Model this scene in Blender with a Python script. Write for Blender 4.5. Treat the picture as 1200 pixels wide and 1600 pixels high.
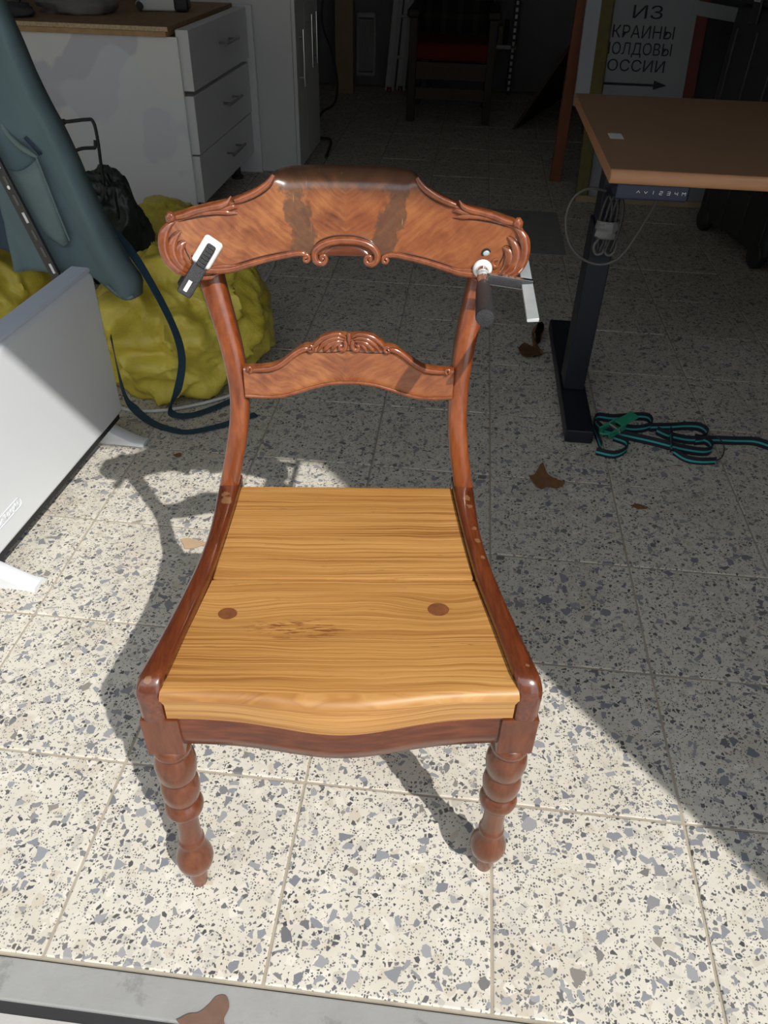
import bpy, bmesh, math, random
from mathutils import Vector, Matrix, noise
random.seed(7)
S = bpy.context.scene
for o in list(bpy.data.objects): bpy.data.objects.remove(o)

# ---------------------------------------------------------------- camera
cam_d = bpy.data.cameras.new('camera'); cam = bpy.data.objects.new('camera', cam_d)
S.collection.objects.link(cam); S.camera = cam
cam_d.sensor_fit = 'VERTICAL'; cam_d.sensor_height = 36.0; cam_d.lens = 36.0*1196.73/1600
cam_d.clip_start = 0.02
yaw, pitch, roll = -0.08832, 0.67026, 0.02947
fw = Vector((math.sin(yaw)*math.cos(pitch), math.cos(yaw)*math.cos(pitch), -math.sin(pitch)))
rt = Vector((math.cos(yaw), -math.sin(yaw), 0)); up = rt.cross(fw)
r2 = rt*math.cos(roll) + up*math.sin(roll); u2 = -rt*math.sin(roll) + up*math.cos(roll)
cam.matrix_world = Matrix(((r2.x, u2.x, -fw.x, 0), (r2.y, u2.y, -fw.y, 0), (r2.z, u2.z, -fw.z, 1.1145), (0, 0, 0, 1)))

# ---------------------------------------------------------------- sky, sun, exposure
w = bpy.data.worlds.new('sky'); S.world = w; w.use_nodes = True
bg = w.node_tree.nodes['Background']; bg.inputs[0].default_value = (0.86, 0.93, 1.0, 1); bg.inputs[1].default_value = 1.65
SUN = Vector((-0.60, 0.705, -1.0)).normalized()
sd = bpy.data.lights.new('sun', 'SUN'); sun = bpy.data.objects.new('sun', sd); S.collection.objects.link(sun)
sd.energy = 4.25; sd.angle = 0.0105; sd.color = (1.0, 0.965, 0.90)
sun.rotation_euler = SUN.to_track_quat('-Z', 'Y').to_euler(); sun.location = (3, -4, 6)
S.view_settings.view_transform = 'Standard'; S.view_settings.look = 'None'
S.view_settings.exposure = 0.0; S.view_settings.gamma = 1.0; S.view_settings.use_curve_mapping = False

# ---------------------------------------------------------------- helpers
COL = S.collection
def link(o, parent=None):
    COL.objects.link(o)
    if parent is not None: o.parent = parent
    return o
def thing(name, label, cat, loc=(0, 0, 0), rz=0, group=None):
    o = bpy.data.objects.new(name, None); o.empty_display_size = 0.05
    o.location = loc; o.rotation_euler = (0, 0, rz); link(o)
    o['label'] = label; o['category'] = cat
    if group: o['group'] = group
    return o
def tag(o, label, cat, group=None):
    o['label'] = label; o['category'] = cat
    if group: o['group'] = group
    return o
def finish(me, angle=40):
    for p in me.polygons: p.use_smooth = True
    try: me.set_sharp_from_angle(angle=math.radians(angle))
    except Exception: pass
def mesh_obj(name, verts, faces, mat, parent=None, angle=40, label=None):
    me = bpy.data.meshes.new(name); me.from_pydata([tuple(v) for v in verts], [], faces)
    bm = bmesh.new(); bm.from_mesh(me); bmesh.ops.recalc_face_normals(bm, faces=bm.faces[:]); bm.to_mesh(me); bm.free()
    finish(me, angle); me.materials.append(mat)
    o = link(bpy.data.objects.new(name, me), parent)
    if label: o['label'] = label
    return o
def bm_obj(name, bm, mat, parent=None, angle=40, label=None):
    bmesh.ops.recalc_face_normals(bm, faces=bm.faces[:])
    me = bpy.data.meshes.new(name); bm.to_mesh(me); bm.free(); finish(me, angle); me.materials.append(mat)
    o = link(bpy.data.objects.new(name, me), parent)
    wn = o.modifiers.new('weighted', 'WEIGHTED_NORMAL'); wn.keep_sharp = True; wn.weight = 80
    if label: o['label'] = label
    return o
def add_box(bm, lo, hi, bev=0.0, seg=2, M=None):
    r = bmesh.ops.create_cube(bm, size=1.0); vs = r['verts']
    c = [(a+b)/2 for a, b in zip(lo, hi)]; d = [b-a for a, b in zip(lo, hi)]
    for v in vs: v.co = Vector((c[0]+v.co.x*d[0], c[1]+v.co.y*d[1], c[2]+v.co.z*d[2]))
    if bev:
        es = list({e for v in vs for e in v.link_edges})
        rr = bmesh.ops.bevel(bm, geom=es, offset=bev, segments=seg, affect='EDGES', profile=0.5)
        vs = list({v for f in rr['faces'] for v in f.verts} | {v for v in vs if v.is_valid})
    if M is not None:
        for v in vs: v.co = M @ v.co
    return vs
def box(name, lo, hi, mat, parent=None, bev=0.0, seg=2, M=None, label=None):
    bm = bmesh.new(); add_box(bm, lo, hi, bev, seg, M); return bm_obj(name, bm, mat, parent, label=label)
def catmull(pts, n):
    pts = [Vector(p) for p in pts]
    if len(pts) < 3: 
        return [pts[0].lerp(pts[-1], i/n) for i in range(n+1)]
    P = [2*pts[0]-pts[1]] + pts + [2*pts[-1]-pts[-2]]
    out = []; m = len(pts)-1
    for i in range(n+1):
        t = i/n*m; k = min(int(t), m-1); t -= k
        a, b, c, d = P[k], P[k+1], P[k+2], P[k+3]
        out.append(0.5*((2*b)+(c-a)*t+(2*a-5*b+4*c-d)*t*t+(3*b-a-3*c+d)*t**3))
    return out
def lerpl(vals, t):
    if not isinstance(vals, (list, tuple)): return vals
    x = t*(len(vals)-1); k = min(int(x), len(vals)-2); return vals[k]+(vals[k+1]-vals[k])*(x-k)
def tube_data(path, rad, seg=10, flat=1.0, nrm=None):
    """tube along path; rad number or list; flat squashes along nrm"""
    n = len(path); verts = []; faces = []
    ref = Vector(nrm) if nrm is not None else None; prev = None
    for i, p in enumerate(path):
        t = (path[min(i+1, n-1)]-path[max(i-1, 0)]).normalized()
        if ref is not None:
            a = (ref - t*ref.dot(t)).normalized()
        else:
            if prev is None:
                prev = Vector((0, 0, 1)) if abs(t.z) < 0.9 else Vector((1, 0, 0))
            a = (prev - t*prev.dot(t)).normalized(); prev = a
        b = t.cross(a); r = lerpl(rad, i/(n-1))
        for k in range(seg):
            th = 2*math.pi*k/seg
            verts.append(p + a*(math.sin(th)*r*flat) + b*(math.cos(th)*r))
    for i in range(n-1):
        for k in range(seg):
            k2 = (k+1) % seg; faces.append((i*seg+k, i*seg+k2, (i+1)*seg+k2, (i+1)*seg+k))
    faces.append(tuple(range(seg))); faces.append(tuple((n-1)*seg+k for k in range(seg)))
    return verts, faces
def tube(name, pts, rad, mat, parent=None, n=None, seg=10, flat=1.0, nrm=None, label=None):
    path = catmull(pts, n or max(8, 6*(len(pts)-1))) if n != 0 else [Vector(p) for p in pts]
    v, f = tube_data(path, rad, seg, flat, nrm); return mesh_obj(name, v, f, mat, parent, 50, label)
def multi_tube(name, chains, mat, parent=None, seg=8, label=None):
    V = []; F = []
    for pts, rad in chains:
        v, f = tube_data(catmull(pts, 6*(len(pts)-1)), rad, seg); o = len(V)
        V += v; F += [tuple(i+o for i in q) for q in f]
    return mesh_obj(name, V, F, mat, parent, 50, label)
def lathe(name, prof, mat, parent=None, seg=28, M=None, label=None):
    V = []; F = []; n = len(prof)
    for r, z in prof:
        for k in range(seg):
            a = 2*math.pi*k/seg; V.append(Vector((r*math.cos(a), r*math.sin(a), z)))
    for i in range(n-1):
        for k in range(seg):
            k2 = (k+1) % seg; F.append((i*seg+k, i*seg+k2, (i+1)*seg+k2, (i+1)*seg+k))
    F.append(tuple(range(seg))); F.append(tuple((n-1)*seg+k for k in range(seg)))
    if M is not None: V = [M @ v for v in V]
    return mesh_obj(name, V, F, mat, parent, 50, label)
def grid(name, rows, mat, parent=None, closed_v=False, cap=False, angle=45, label=None, solid=0):
    """rows: list of equal-length lists of points"""
    m = len(rows[0]); V = [p for r in rows for p in r]; F = []
    for i in range(len(rows)-1):
        for k in range(m if closed_v else m-1):
            k2 = (k+1) % m; F.append((i*m+k, i*m+k2, (i+1)*m+k2, (i+1)*m+k))
    if cap: F.append(tuple(range(m))); F.append(tuple((len(rows)-1)*m+k for k in range(m)))
    o = mesh_obj(name, V, F, mat, parent, angle, label)
    if solid:
        md = o.modifiers.new('thickness', 'SOLIDIFY'); md.thickness = solid; md.offset = 0
    return o
def ribbon(name, pts, widthvec, mat, width=0.02, thick=0.0015, parent=None, n=None, label=None):
    path = catmull(pts, n or 8*(len(pts)-1)); wv = [Vector(v).normalized() for v in widthvec] if isinstance(widthvec[0], (tuple, list, Vector)) else [Vector(widthvec).normalized()]*2
    rows = []
    for i, p in enumerate(path):
        t = (path[min(i+1, len(path)-1)]-path[max(i-1, 0)]).normalized()
        x = i/(len(path)-1)*(len(wv)-1); k = min(int(x), len(wv)-2); a = wv[k].lerp(wv[k+1], x-k)
        a = (a-t*a.dot(t)).normalized(); b = t.cross(a)
        h, q = width/2, thick/2
        rows.append([p+a*h+b*q, p-a*h+b*q, p-a*h-b*q, p+a*h-b*q])
    return grid(name, rows, mat, parent, True, True, 30, label)
def interp(x, tab):
    if x <= tab[0][0]: return tab[0][1]
    for (a, b), (c, d) in zip(tab, tab[1:]):
        if x <= c: return b+(d-b)*(x-a)/(c-a)
    return tab[-1][1]
def smooth_interp(x, tab):
    if x <= tab[0][0]: return tab[0][1]
    if x >= tab[-1][0]: return tab[-1][1]
    n = len(tab)
    def slope(i):
        if i == 0: return (tab[1][1]-tab[0][1])/(tab[1][0]-tab[0][0])
        if i == n-1: return (tab[-1][1]-tab[-2][1])/(tab[-1][0]-tab[-2][0])
        return (tab[i+1][1]-tab[i-1][1])/(tab[i+1][0]-tab[i-1][0])
    for i in range(n-1):
        a, b = tab[i]; c, d = tab[i+1]
        if x <= c:
            h = c-a; t = (x-a)/h; m0, m1 = slope(i)*h, slope(i+1)*h
            return (2*t**3-3*t*t+1)*b+(t**3-2*t*t+t)*m0+(-2*t**3+3*t*t)*d+(t**3-t*t)*m1
def text_mesh(name, body, size, M, mat, parent=None, extrude=0.0003, spacing=1.0, shear=0.0, offset=0.0, width=None):
    c = bpy.data.curves.new(name, 'FONT'); c.body = body; c.size = size; c.extrude = extrude; c.space_character = spacing; c.shear = shear
    c.align_x = 'CENTER'; c.align_y = 'CENTER'; c.offset = offset; c.resolution_u = 3
    t = bpy.data.objects.new(name+'_curve', c); COL.objects.link(t)
    me = bpy.data.meshes.new_from_object(t.evaluated_get(bpy.context.evaluated_depsgraph_get()))
    bpy.data.objects.remove(t)
    if width:
        xs = [v.co.x for v in me.vertices]; k = width/(max(xs)-min(xs)); mid = (max(xs)+min(xs))/2
        for v in me.vertices: v.co.x = (v.co.x-mid)*k
    me.transform(M); me.materials.clear(); me.materials.append(mat); me.name = name
    return link(bpy.data.objects.new(name, me), parent)

# ---------------------------------------------------------------- materials
class NT:
    def __init__(s, name):
        s.m = bpy.data.materials.new(name); s.m.use_nodes = True; s.t = s.m.node_tree; s.b = s.t.nodes['Principled BSDF']
    def n(s, typ, **kw):
        nd = s.t.nodes.new(typ)
        for k, v in kw.items(): setattr(nd, k, v)
        return nd
    def l(s, a, b): s.t.links.new(a, b)
    def val(s, sock, v):
        if isinstance(v, bpy.types.NodeSocket): s.l(v, sock)
        else: sock.default_value = v
    def math(s, op, a, b=None, c=None, clamp=False):
        nd = s.n('ShaderNodeMath', operation=op); nd.use_clamp = clamp
        s.val(nd.inputs[0], a)
        if b is not None: s.val(nd.inputs[1], b)
        if c is not None: s.val(nd.inputs[2], c)
        return nd.outputs[0]
    def mix(s, fac, a, b, mode='MIX'):
        nd = s.n('ShaderNodeMix', data_type='RGBA', blend_type=mode); nd.clamp_factor = True
        s.val(nd.inputs[0], fac)
        for k, v in ((6, a), (7, b)):
            if isinstance(v, (tuple, list)): v = tuple(v)+((1,) if len(v) == 3 else ())
            s.val(nd.inputs[k], v)
        return nd.outputs[2]
    def pos(s, kind='Object'):
        return s.n('ShaderNodeTexCoord').outputs[kind]
    def mapping(s, vec, scale=(1, 1, 1), rot=(0, 0, 0), loc=(0, 0, 0)):
        nd = s.n('ShaderNodeMapping'); s.l(vec, nd.inputs[0])
        nd.inputs['Scale'].default_value = scale; nd.inputs['Rotation'].default_value = rot; nd.inputs['Location'].default_value = loc
        return nd.outputs[0]
    def noise(s, vec, scale, detail=4, rough=0.55, dist=0.0):
        nd = s.n('ShaderNodeTexNoise'); s.l(vec, nd.inputs['Vector']); nd.inputs['Scale'].default_value = scale
        nd.inputs['Detail'].default_value = detail; nd.inputs['Roughness'].default_value = rough; nd.inputs['Distortion'].default_value = dist
        return nd.outputs['Fac']
    def ramp(s, fac, stops):
        nd = s.n('ShaderNodeValToRGB'); s.l(fac, nd.inputs[0]); e = nd.color_ramp.elements
        while len(e) < len(stops): e.new(0.5)
        for k, (p, c) in enumerate(stops): e[k].position = p; e[k].color = tuple(c)+(1,)
        return nd.outputs[0]
    def step(s, x, lo, hi):
        nd = s.n('ShaderNodeMapRange', interpolation_type='SMOOTHSTEP'); s.val(nd.inputs[0], x)
        s.val(nd.inputs[1], lo); s.val(nd.inputs[2], hi); nd.inputs[3].default_value = 0; nd.inputs[4].default_value = 1
        return nd.outputs[0]
    def bump(s, h, strength=0.2, dist=0.002):
        nd = s.n('ShaderNodeBump'); s.l(h, nd.inputs['Height']); nd.inputs['Strength'].default_value = strength; nd.inputs['Distance'].default_value = dist
        s.l(nd.outputs[0], s.b.inputs['Normal'])
    def set(s, color=None, rough=None, metal=None, coat=None, coat_rough=0.1, spec=None, trans=None, ior=None, alpha=None):
        if color is not None:
            if isinstance(color, (tuple, list)): s.b.inputs['Base Color'].default_value = tuple(color)+(1,)
            else: s.l(color, s.b.inputs['Base Color'])
        if rough is not None: s.val(s.b.inputs['Roughness'], rough)
        if metal is not None: s.b.inputs['Metallic'].default_value = metal
        if coat is not None: s.b.inputs['Coat Weight'].default_value = coat; s.b.inputs['Coat Roughness'].default_value = coat_rough
        if spec is not None: s.b.inputs['Specular IOR Level'].default_value = spec
        if trans is not None: s.b.inputs['Transmission Weight'].default_value = trans
        if ior is not None: s.b.inputs['IOR'].default_value = ior
        return s.m
def plain(name, color, rough=0.5, metal=0.0, var=0.12, nscale=30, bump=0.0, **kw):
    t = NT(name); p = t.pos(); f = t.noise(p, nscale, 5)
    c = t.mix(f, tuple(v*(1-var) for v in color), tuple(min(1, v*(1+var)) for v in color))
    if bump: t.bump(t.noise(p, nscale*3, 4), bump, 0.003)
    return t.set(c, rough, metal, **kw)

def terrazzo(name):
    t = NT(name); g = t.n('ShaderNodeNewGeometry').outputs['Position']; oi = t.n('ShaderNodeObjectInfo').outputs['Random']
    off = t.n('ShaderNodeCombineXYZ'); t.l(t.math('MULTIPLY', oi, 37.0), off.inputs[2]); t.l(t.math('MULTIPLY', oi, 11.0), off.inputs[0])
    add = t.n('ShaderNodeVectorMath', operation='ADD'); t.l(g, add.inputs[0]); t.l(off.outputs[0], add.inputs[1]); p = add.outputs[0]
    cl = t.noise(g, 3.2, 3); cl2 = t.noise(p, 14, 4)
    base = t.mix(cl2, (0.53, 0.495, 0.425), (0.65, 0.615, 0.545))
    base = t.mix(t.math('MULTIPLY', t.step(t.noise(p, 5.0, 4), 0.50, 0.72), 0.7), base, (0.48, 0.42, 0.34))
    def layer(base, scale, frac, tmin, tmax, cols, loc, soft=0.06):
        mp = t.mapping(p, loc=loc)
        ns = t.n('ShaderNodeTexNoise'); t.l(mp, ns.inputs['Vector']); ns.inputs['Scale'].default_value = scale*1.1
        mx = t.n('ShaderNodeVectorMath', operation='MULTIPLY_ADD'); t.l(ns.outputs['Color'], mx.inputs[0])
        mx.inputs[1].default_value = (0.5/scale,)*3; t.l(mp, mx.inputs[2])
        v1 = t.n('ShaderNodeTexVoronoi', feature='F1', voronoi_dimensions='2D'); v2 = t.n('ShaderNodeTexVoronoi', feature='DISTANCE_TO_EDGE', voronoi_dimensions='2D')
        for v in (v1, v2): t.l(mx.outputs[0], v.inputs['Vector']); v.inputs['Scale'].default_value = scale
        sp = t.n('ShaderNodeSeparateColor'); t.l(v1.outputs['Color'], sp.inputs[0])
        sel = t.math('LESS_THAN', sp.outputs[0], frac)
        th = t.math('MULTIPLY_ADD', sp.outputs[1], tmax-tmin, tmin)
        inside = t.step(t.math('SUBTRACT', v2.outputs['Distance'], th), 0.0, soft)
        m = t.math('MULTIPLY', sel, inside)
        col = t.ramp(sp.outputs[2], cols)
        return t.mix(m, base, col)
    pale = [(0.0, (0.50, 0.45, 0.37)), (0.5, (0.66, 0.62, 0.55)), (1.0, (0.45, 0.425, 0.38))]
    slate = [(0.0, (0.16, 0.165, 0.19)), (0.35, (0.24, 0.25, 0.275)), (0.7, (0.30, 0.30, 0.31)), (0.93, (0.13, 0.13, 0.14)), (1.0, (0.26, 0.235, 0.20))]
    dark = [(0.0, (0.06, 0.06, 0.065)), (0.6, (0.14, 0.14, 0.15)), (1.0, (0.25, 0.24, 0.23))]
    c = layer(base, 55, 0.60, 0.03, 0.22, pale, (3, 1, 0))
    c = layer(c, 260, 0.40, 0.08, 0.30, dark, (7, 5, 0), 0.12)
    c = layer(c, 125, 0.30, 0.08, 0.36, dark, (2, 9, 0), 0.06)
    c = layer(c, 72, 0.19, 0.08, 0.36, slate, (11, 4, 0), 0.03)
    c = layer(c, 52, 0.11, 0.07, 0.30, slate, (1, 14, 0), 0.025)
    dirt = t.step(t.noise(g, 2.1, 5, 0.6), 0.45, 0.75)
    c = t.mix(t.math('MULTIPLY', dirt, 0.22), c, (0.42, 0.36, 0.28))
    t.bump(t.noise(g, 60, 4), 0.12, 0.001)
    return t.set(c, t.math('MULTIPLY_ADD', cl, 0.25, 0.42), spec=0.35)
def mahogany(name, grain=(1, 1, 1), dark=(0.085, 0.022, 0.009), mid=(0.20, 0.058, 0.020), light=(0.33, 0.115, 0.042), rough=0.28, coat=0.6, spots=None):
    t = NT(name); p = t.pos()
    mp = t.mapping(p, scale=grain)
    a = t.noise(mp, 1.0, 6, 0.6, 0.6); b = t.noise(mp, 3.1, 4, 0.6)
    f = t.math('MULTIPLY_ADD', b, 0.45, t.math('MULTIPLY', a, 0.62))
    c = t.ramp(f, [(0.30, dark), (0.52, mid), (0.74, light)])
    if spots:
        acc = None
        nz = t.noise(p, 140, 3)
        for (sx, sy, sz, rr) in spots:
            d = t.n('ShaderNodeVectorMath', operation='DISTANCE'); t.l(p, d.inputs[0]); d.inputs[1].default_value = (sx, sy, sz)
            q = t.math('MULTIPLY_ADD', nz, rr*1.6, t.math('SUBTRACT', d.outputs['Value'], rr*0.8))
            m = t.math('SUBTRACT', 1.0, t.step(q, rr*0.72, rr*1.0)); acc = m if acc is None else t.math('MAXIMUM', acc, m)
        c = t.mix(t.math('MULTIPLY', acc, 0.7), c, (0.24, 0.125, 0.055))
    t.bump(f, 0.06, 0.0008)
    return t.set(c, rough, coat=coat, coat_rough=0.08)
def veneer(name, zc=0.80, stain=True, rotdeg=38):
    t = NT(name); p = t.pos(); sp = t.n('ShaderNodeSeparateXYZ'); t.l(p, sp.inputs[0])
    ax = t.math('ABSOLUTE', sp.outputs[0]); z = sp.outputs[2]
    cb = t.n('ShaderNodeCombineXYZ'); t.l(ax, cb.inputs[0]); t.l(z, cb.inputs[1])
    warp = t.n('ShaderNodeTexNoise'); t.l(cb.outputs[0], warp.inputs['Vector']); warp.inputs['Scale'].default_value = 14; warp.inputs['Detail'].default_value = 2
    wv = t.n('ShaderNodeVectorMath', operation='MULTIPLY_ADD'); t.l(warp.outputs['Color'], wv.inputs[0]); wv.inputs[1].default_value = (0.035,)*3; t.l(cb.outputs[0], wv.inputs[2])
    mp = t.mapping(wv.outputs[0], rot=(0, 0, math.radians(-rotdeg)), scale=(1, 1, 1))
    mp2 = t.mapping(mp, scale=(28, 190, 1))
    a = t.noise(mp2, 1.0, 5, 0.6); b = t.noise(mp, 26, 3)
    f = t.math('MULTIPLY_ADD', b, 0.6, t.math('MULTIPLY', a, 0.45))
    c = t.ramp(f, [(0.34, (0.105, 0.027, 0.009)), (0.50, (0.225, 0.069, 0.023)), (0.66, (0.37, 0.140, 0.046))])
    # right half of the book-matched veneer redder: chatoyance in the light painted as colour
    side = t.math('GREATER_THAN', sp.outputs[0], 0.0)
    c = t.mix(t.math('MULTIPLY', side, 0.35), c, (0.24, 0.062, 0.018))
    if stain:
        nz = t.noise(p, 55, 4); nz2 = t.noise(p, 160, 3)
        cen = t.math('MULTIPLY_ADD', t.math('SUBTRACT', z, 0.765), 0.24, 0.049)
        d = t.math('ABSOLUTE', t.math('SUBTRACT', ax, cen))
        d = t.math('MULTIPLY_ADD', t.math('SUBTRACT', nz, 0.5), 0.045, d)
        m = t.math('SUBTRACT', 1.0, t.step(d, 0.011, 0.017))
        m = t.math('MULTIPLY', m, t.math('MULTIPLY_ADD', nz2, 0.5, 0.55))
        zt = t.step(t.math('MULTIPLY_ADD', t.math('SUBTRACT', nz, 0.5), 0.03, z), 0.829, 0.850)
        zt = t.math('MULTIPLY', zt, t.math('SUBTRACT', 1.0, t.step(ax, 0.085, 0.10)))
        m = t.math('MAXIMUM', m, t.math('MULTIPLY', zt, 0.85), clamp=True)
        c = t.mix(t.math('MULTIPLY', m, 0.88), c, (0.058, 0.034, 0.022))
        sc = t.noise(t.mapping(p, rot=(0, math.radians(25), 0), scale=(420, 60, 18)), 1.0, 2)
        c = t.mix(t.math('MULTIPLY', t.step(sc, 0.70, 0.76), t.math('MULTIPLY', m, 0.8)), c, (0.60, 0.33, 0.15))
    t.bump(a, 0.05, 0.0006)
    return t.set(c, 0.30, coat=0.55, coat_rough=0.16)
def pine(name, seed=0.0):
    t = NT(name); p = t.pos(); sp = t.n('ShaderNodeSeparateXYZ'); t.l(p, sp.inputs[0])
    q = t.mapping(p, loc=(seed, seed*2, 0))
    wob = t.noise(t.mapping(q, scale=(5, 14, 1)), 1.0, 3, 0.5)
    y = t.math('MULTIPLY_ADD', wob, 0.022, t.math('MAXIMUM', sp.outputs[1], 0.003))
    y = t.math('MULTIPLY_ADD', t.math('MINIMUM', sp.outputs[2], 0.415), 1.0, y)
    # grain lines run left to right; sweep round the knots
    kn = None
    for (kx, ky) in ((-0.142, 0.123), (0.119, 0.131)):
        d = t.n('ShaderNodeVectorMath', operation='DISTANCE'); t.l(t.mapping(p, scale=(0.45, 1, 0)), d.inputs[0]); d.inputs[1].default_value = (kx*0.45, ky, 0)
        b = t.math('SUBTRACT', 1.0, t.step(d.outputs['Value'], 0.004, 0.040)); kn = b if kn is None else t.math('ADD', kn, b)
    y = t.math('MULTIPLY_ADD', kn, 0.010, y)
    cb = t.n('ShaderNodeCombineXYZ'); t.l(t.math('MULTIPLY', sp.outputs[0], 2.5), cb.inputs[0]); t.l(t.math('MULTIPLY', y, 1.0), cb.inputs[1]); cb.inputs[2].default_value = seed
    lines = t.noise(t.mapping(cb.outputs[0], scale=(1.0, 430, 1)), 1.0, 3, 0.6)
    broad = t.noise(t.mapping(cb.outputs[0], scale=(1.0, 38, 1)), 1.0, 3, 0.5)
    f = t.math('MULTIPLY_ADD', lines, 0.74, t.math('MULTIPLY', broad, 0.26))
    c = t.ramp(f, [(0.36, (0.23, 0.092, 0.022)), (0.49, (0.375, 0.178, 0.047)), (0.64, (0.49, 0.262, 0.085))])
    c = t.mix(t.math('MULTIPLY', kn, 0.16), c, (0.22, 0.10, 0.02))
    # dark resin streaks and scratches in the middle of the front board
    rx = t.math('MULTIPLY', t.math('ADD', sp.outputs[0], 0.055), 12.0); ry = t.math('MULTIPLY', t.math('SUBTRACT', sp.outputs[1], 0.098), 46.0)
    rr = t.math('SQRT', t.math('ADD', t.math('MULTIPLY', rx, rx), t.math('MULTIPLY', ry, ry)))
    st = t.noise(t.mapping(p, scale=(42, 330, 1)), 1.0, 3)
    m = t.math('MULTIPLY', t.math('SUBTRACT', 1.0, t.step(rr, 0.35, 1.05)), t.step(st, 0.50, 0.60))
    c = t.mix(t.math('MULTIPLY', m, 0.85), c, (0.14, 0.035, 0.010))
    scr = t.step(t.noise(t.mapping(p, scale=(30, 420, 1), loc=(4, 2, 0)), 1.0, 2), 0.70, 0.74)
    c = t.mix(t.math('MULTIPLY', t.math('MULTIPLY', scr, t.math('GREATER_THAN', sp.outputs[1], 0.006)), 0.6), c, (0.13, 0.06, 0.02))
    t.bump(lines, 0.30, 0.0009)
    return t.set(c, 0.40, coat=0.18, coat_rough=0.25)
def concrete(name, col=(0.36, 0.355, 0.34)):
    t = NT(name); g = t.pos()
    a = t.noise(g, 9, 6, 0.65); b = t.noise(g, 45, 5, 0.6)
    c = t.mix(a, tuple(v*0.78 for v in col), tuple(v*1.2 for v in col))
    c = t.mix(t.math('MULTIPLY', t.step(t.noise(g, 16, 6, 0.7), 0.56, 0.64), 0.5), c, tuple(v*0.55 for v in col))
    t.bump(b, 0.3, 0.003); return t.set(c, 0.85)
def plastic_bag(name, a, b, rough=0.33, trans=0.0):
    t = NT(name); p = t.pos(); f = t.noise(p, 9, 5, 0.6, 0.8)
    c = t.mix(t.step(f, 0.3, 0.7), a, b)
    n1 = t.noise(p, 16, 6, 0.6, 1.2); t.bump(n1, 0.35, 0.012)
    t.b.inputs['Subsurface Weight'].default_value = 0.0
    return t.set(c, rough, spec=0.45)

M_terr = terrazzo('terrazzo_tile')
M_grout = plain('grout', (0.36, 0.315, 0.25), 0.95, var=0.35, nscale=22)
M_conc = concrete('kerb_concrete', (0.275, 0.275, 0.268))
M_conc2 = concrete('yard_concrete', (0.40, 0.39, 0.37))
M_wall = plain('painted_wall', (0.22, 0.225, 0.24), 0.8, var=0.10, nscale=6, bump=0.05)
M_ceil = plain('ceiling_paint', (0.30, 0.30, 0.295), 0.9, var=0.08, nscale=5)
M_facade = plain('outer_render', (0.55, 0.53, 0.50), 0.9, var=0.08, nscale=8)
SPOTS = [(-0.172, 0.335, 0.440, 0.010), (-0.176, 0.350, 0.440, 0.006), (0.176, 0.345, 0.440, 0.007), (0.178, 0.325, 0.440, 0.005), (0.180, 0.275, 0.440, 0.005), (0.181, 0.250, 0.440, 0.005), (0.184, 0.215, 0.440, 0.004), (-0.214, 0.012, 0.436, 0.005), (0.212, 0.03, 0.437, 0.003)]
M_mah_y = mahogany('mahogany_rail', (60, 9, 60), spots=SPOTS, dark=(0.05, 0.012, 0.005), mid=(0.105, 0.024, 0.008), light=(0.17, 0.045, 0.014), rough=0.24, coat=0.8)
M_mah_z = mahogany('mahogany_upright', (55, 55, 8), dark=(0.095, 0.020, 0.005), mid=(0.20, 0.047, 0.011), light=(0.30, 0.083, 0.020))
M_mah_leg = mahogany('mahogany_turned', (55, 55, 10), dark=(0.058, 0.015, 0.006), mid=(0.115, 0.032, 0.012), light=(0.165, 0.050, 0.019), rough=0.30, coat=0.35)
M_mah_x = mahogany('mahogany_front', (9, 50, 60), dark=(0.040, 0.010, 0.004), mid=(0.10, 0.022, 0.006), light=(0.19, 0.048, 0.012), coat=0.35)
M_carve = mahogany('mahogany_carving', (40, 40, 40), dark=(0.09, 0.020, 0.007), mid=(0.20, 0.052, 0.016), light=(0.29, 0.085, 0.027), rough=0.2, coat=0.9)
M_ven = veneer('flame_veneer'); M_ven2 = veneer('splat_veneer', stain=False, rotdeg=30)
M_pine1 = pine('waxed_pine_front', 0.0); M_pine2 = pine('waxed_pine_rear', 3.7)
M_knot = plain('pine_knot', (0.16, 0.055, 0.020), 0.45, var=0.5, nscale=120)
M_glue = plain('old_glue', (0.55, 0.42, 0.26), 0.6)
M_black_pl = plain('black_plastic', (0.028, 0.028, 0.030), 0.45, var=0.3, nscale=80, bump=0.08)
M_black_cast = plain('black_cast_iron', (0.028, 0.029, 0.032), 0.38, 0.0, var=0.5, nscale=300, bump=0.5)
M_steel = plain('zinc_steel', (0.60, 0.65, 0.68), 0.32, 0.45, var=0.12, nscale=60)
M_chrome = plain('chrome', (0.75, 0.76, 0.78), 0.14, 1.0, var=0.05)
M_dsteel = plain('brushed_dark_steel', (0.30, 0.30, 0.31), 0.35, 0.9)
M_padw = plain('milky_pad_plastic', (0.78, 0.80, 0.78), 0.35, var=0.04)
M_white_htr = plain('white_heater_enamel', (0.74, 0.765, 0.80), 0.35, var=0.02, nscale=4)
M_grey_pl = plain('pale_grey_plastic', (0.62, 0.66, 0.76), 0.45, var=0.03)
M_cab = plain('white_melamine', (0.80, 0.80, 0.81), 0.5, var=0.04, nscale=3)
M_cab_patchy = None
M_front = plain('pale_drawer_front', (0.72, 0.725, 0.72), 0.45, var=0.03, nscale=3)
M_dark = plain('dark_gap', (0.02, 0.02, 0.022), 0.8)
M_osb = plain('chipboard_top', (0.34, 0.215, 0.115), 0.8, var=0.4, nscale=40, bump=0.15)
M_osbedge = plain('chipboard_edge', (0.62, 0.47, 0.28), 0.9, var=0.6, nscale=120, bump=0.6)
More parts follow.
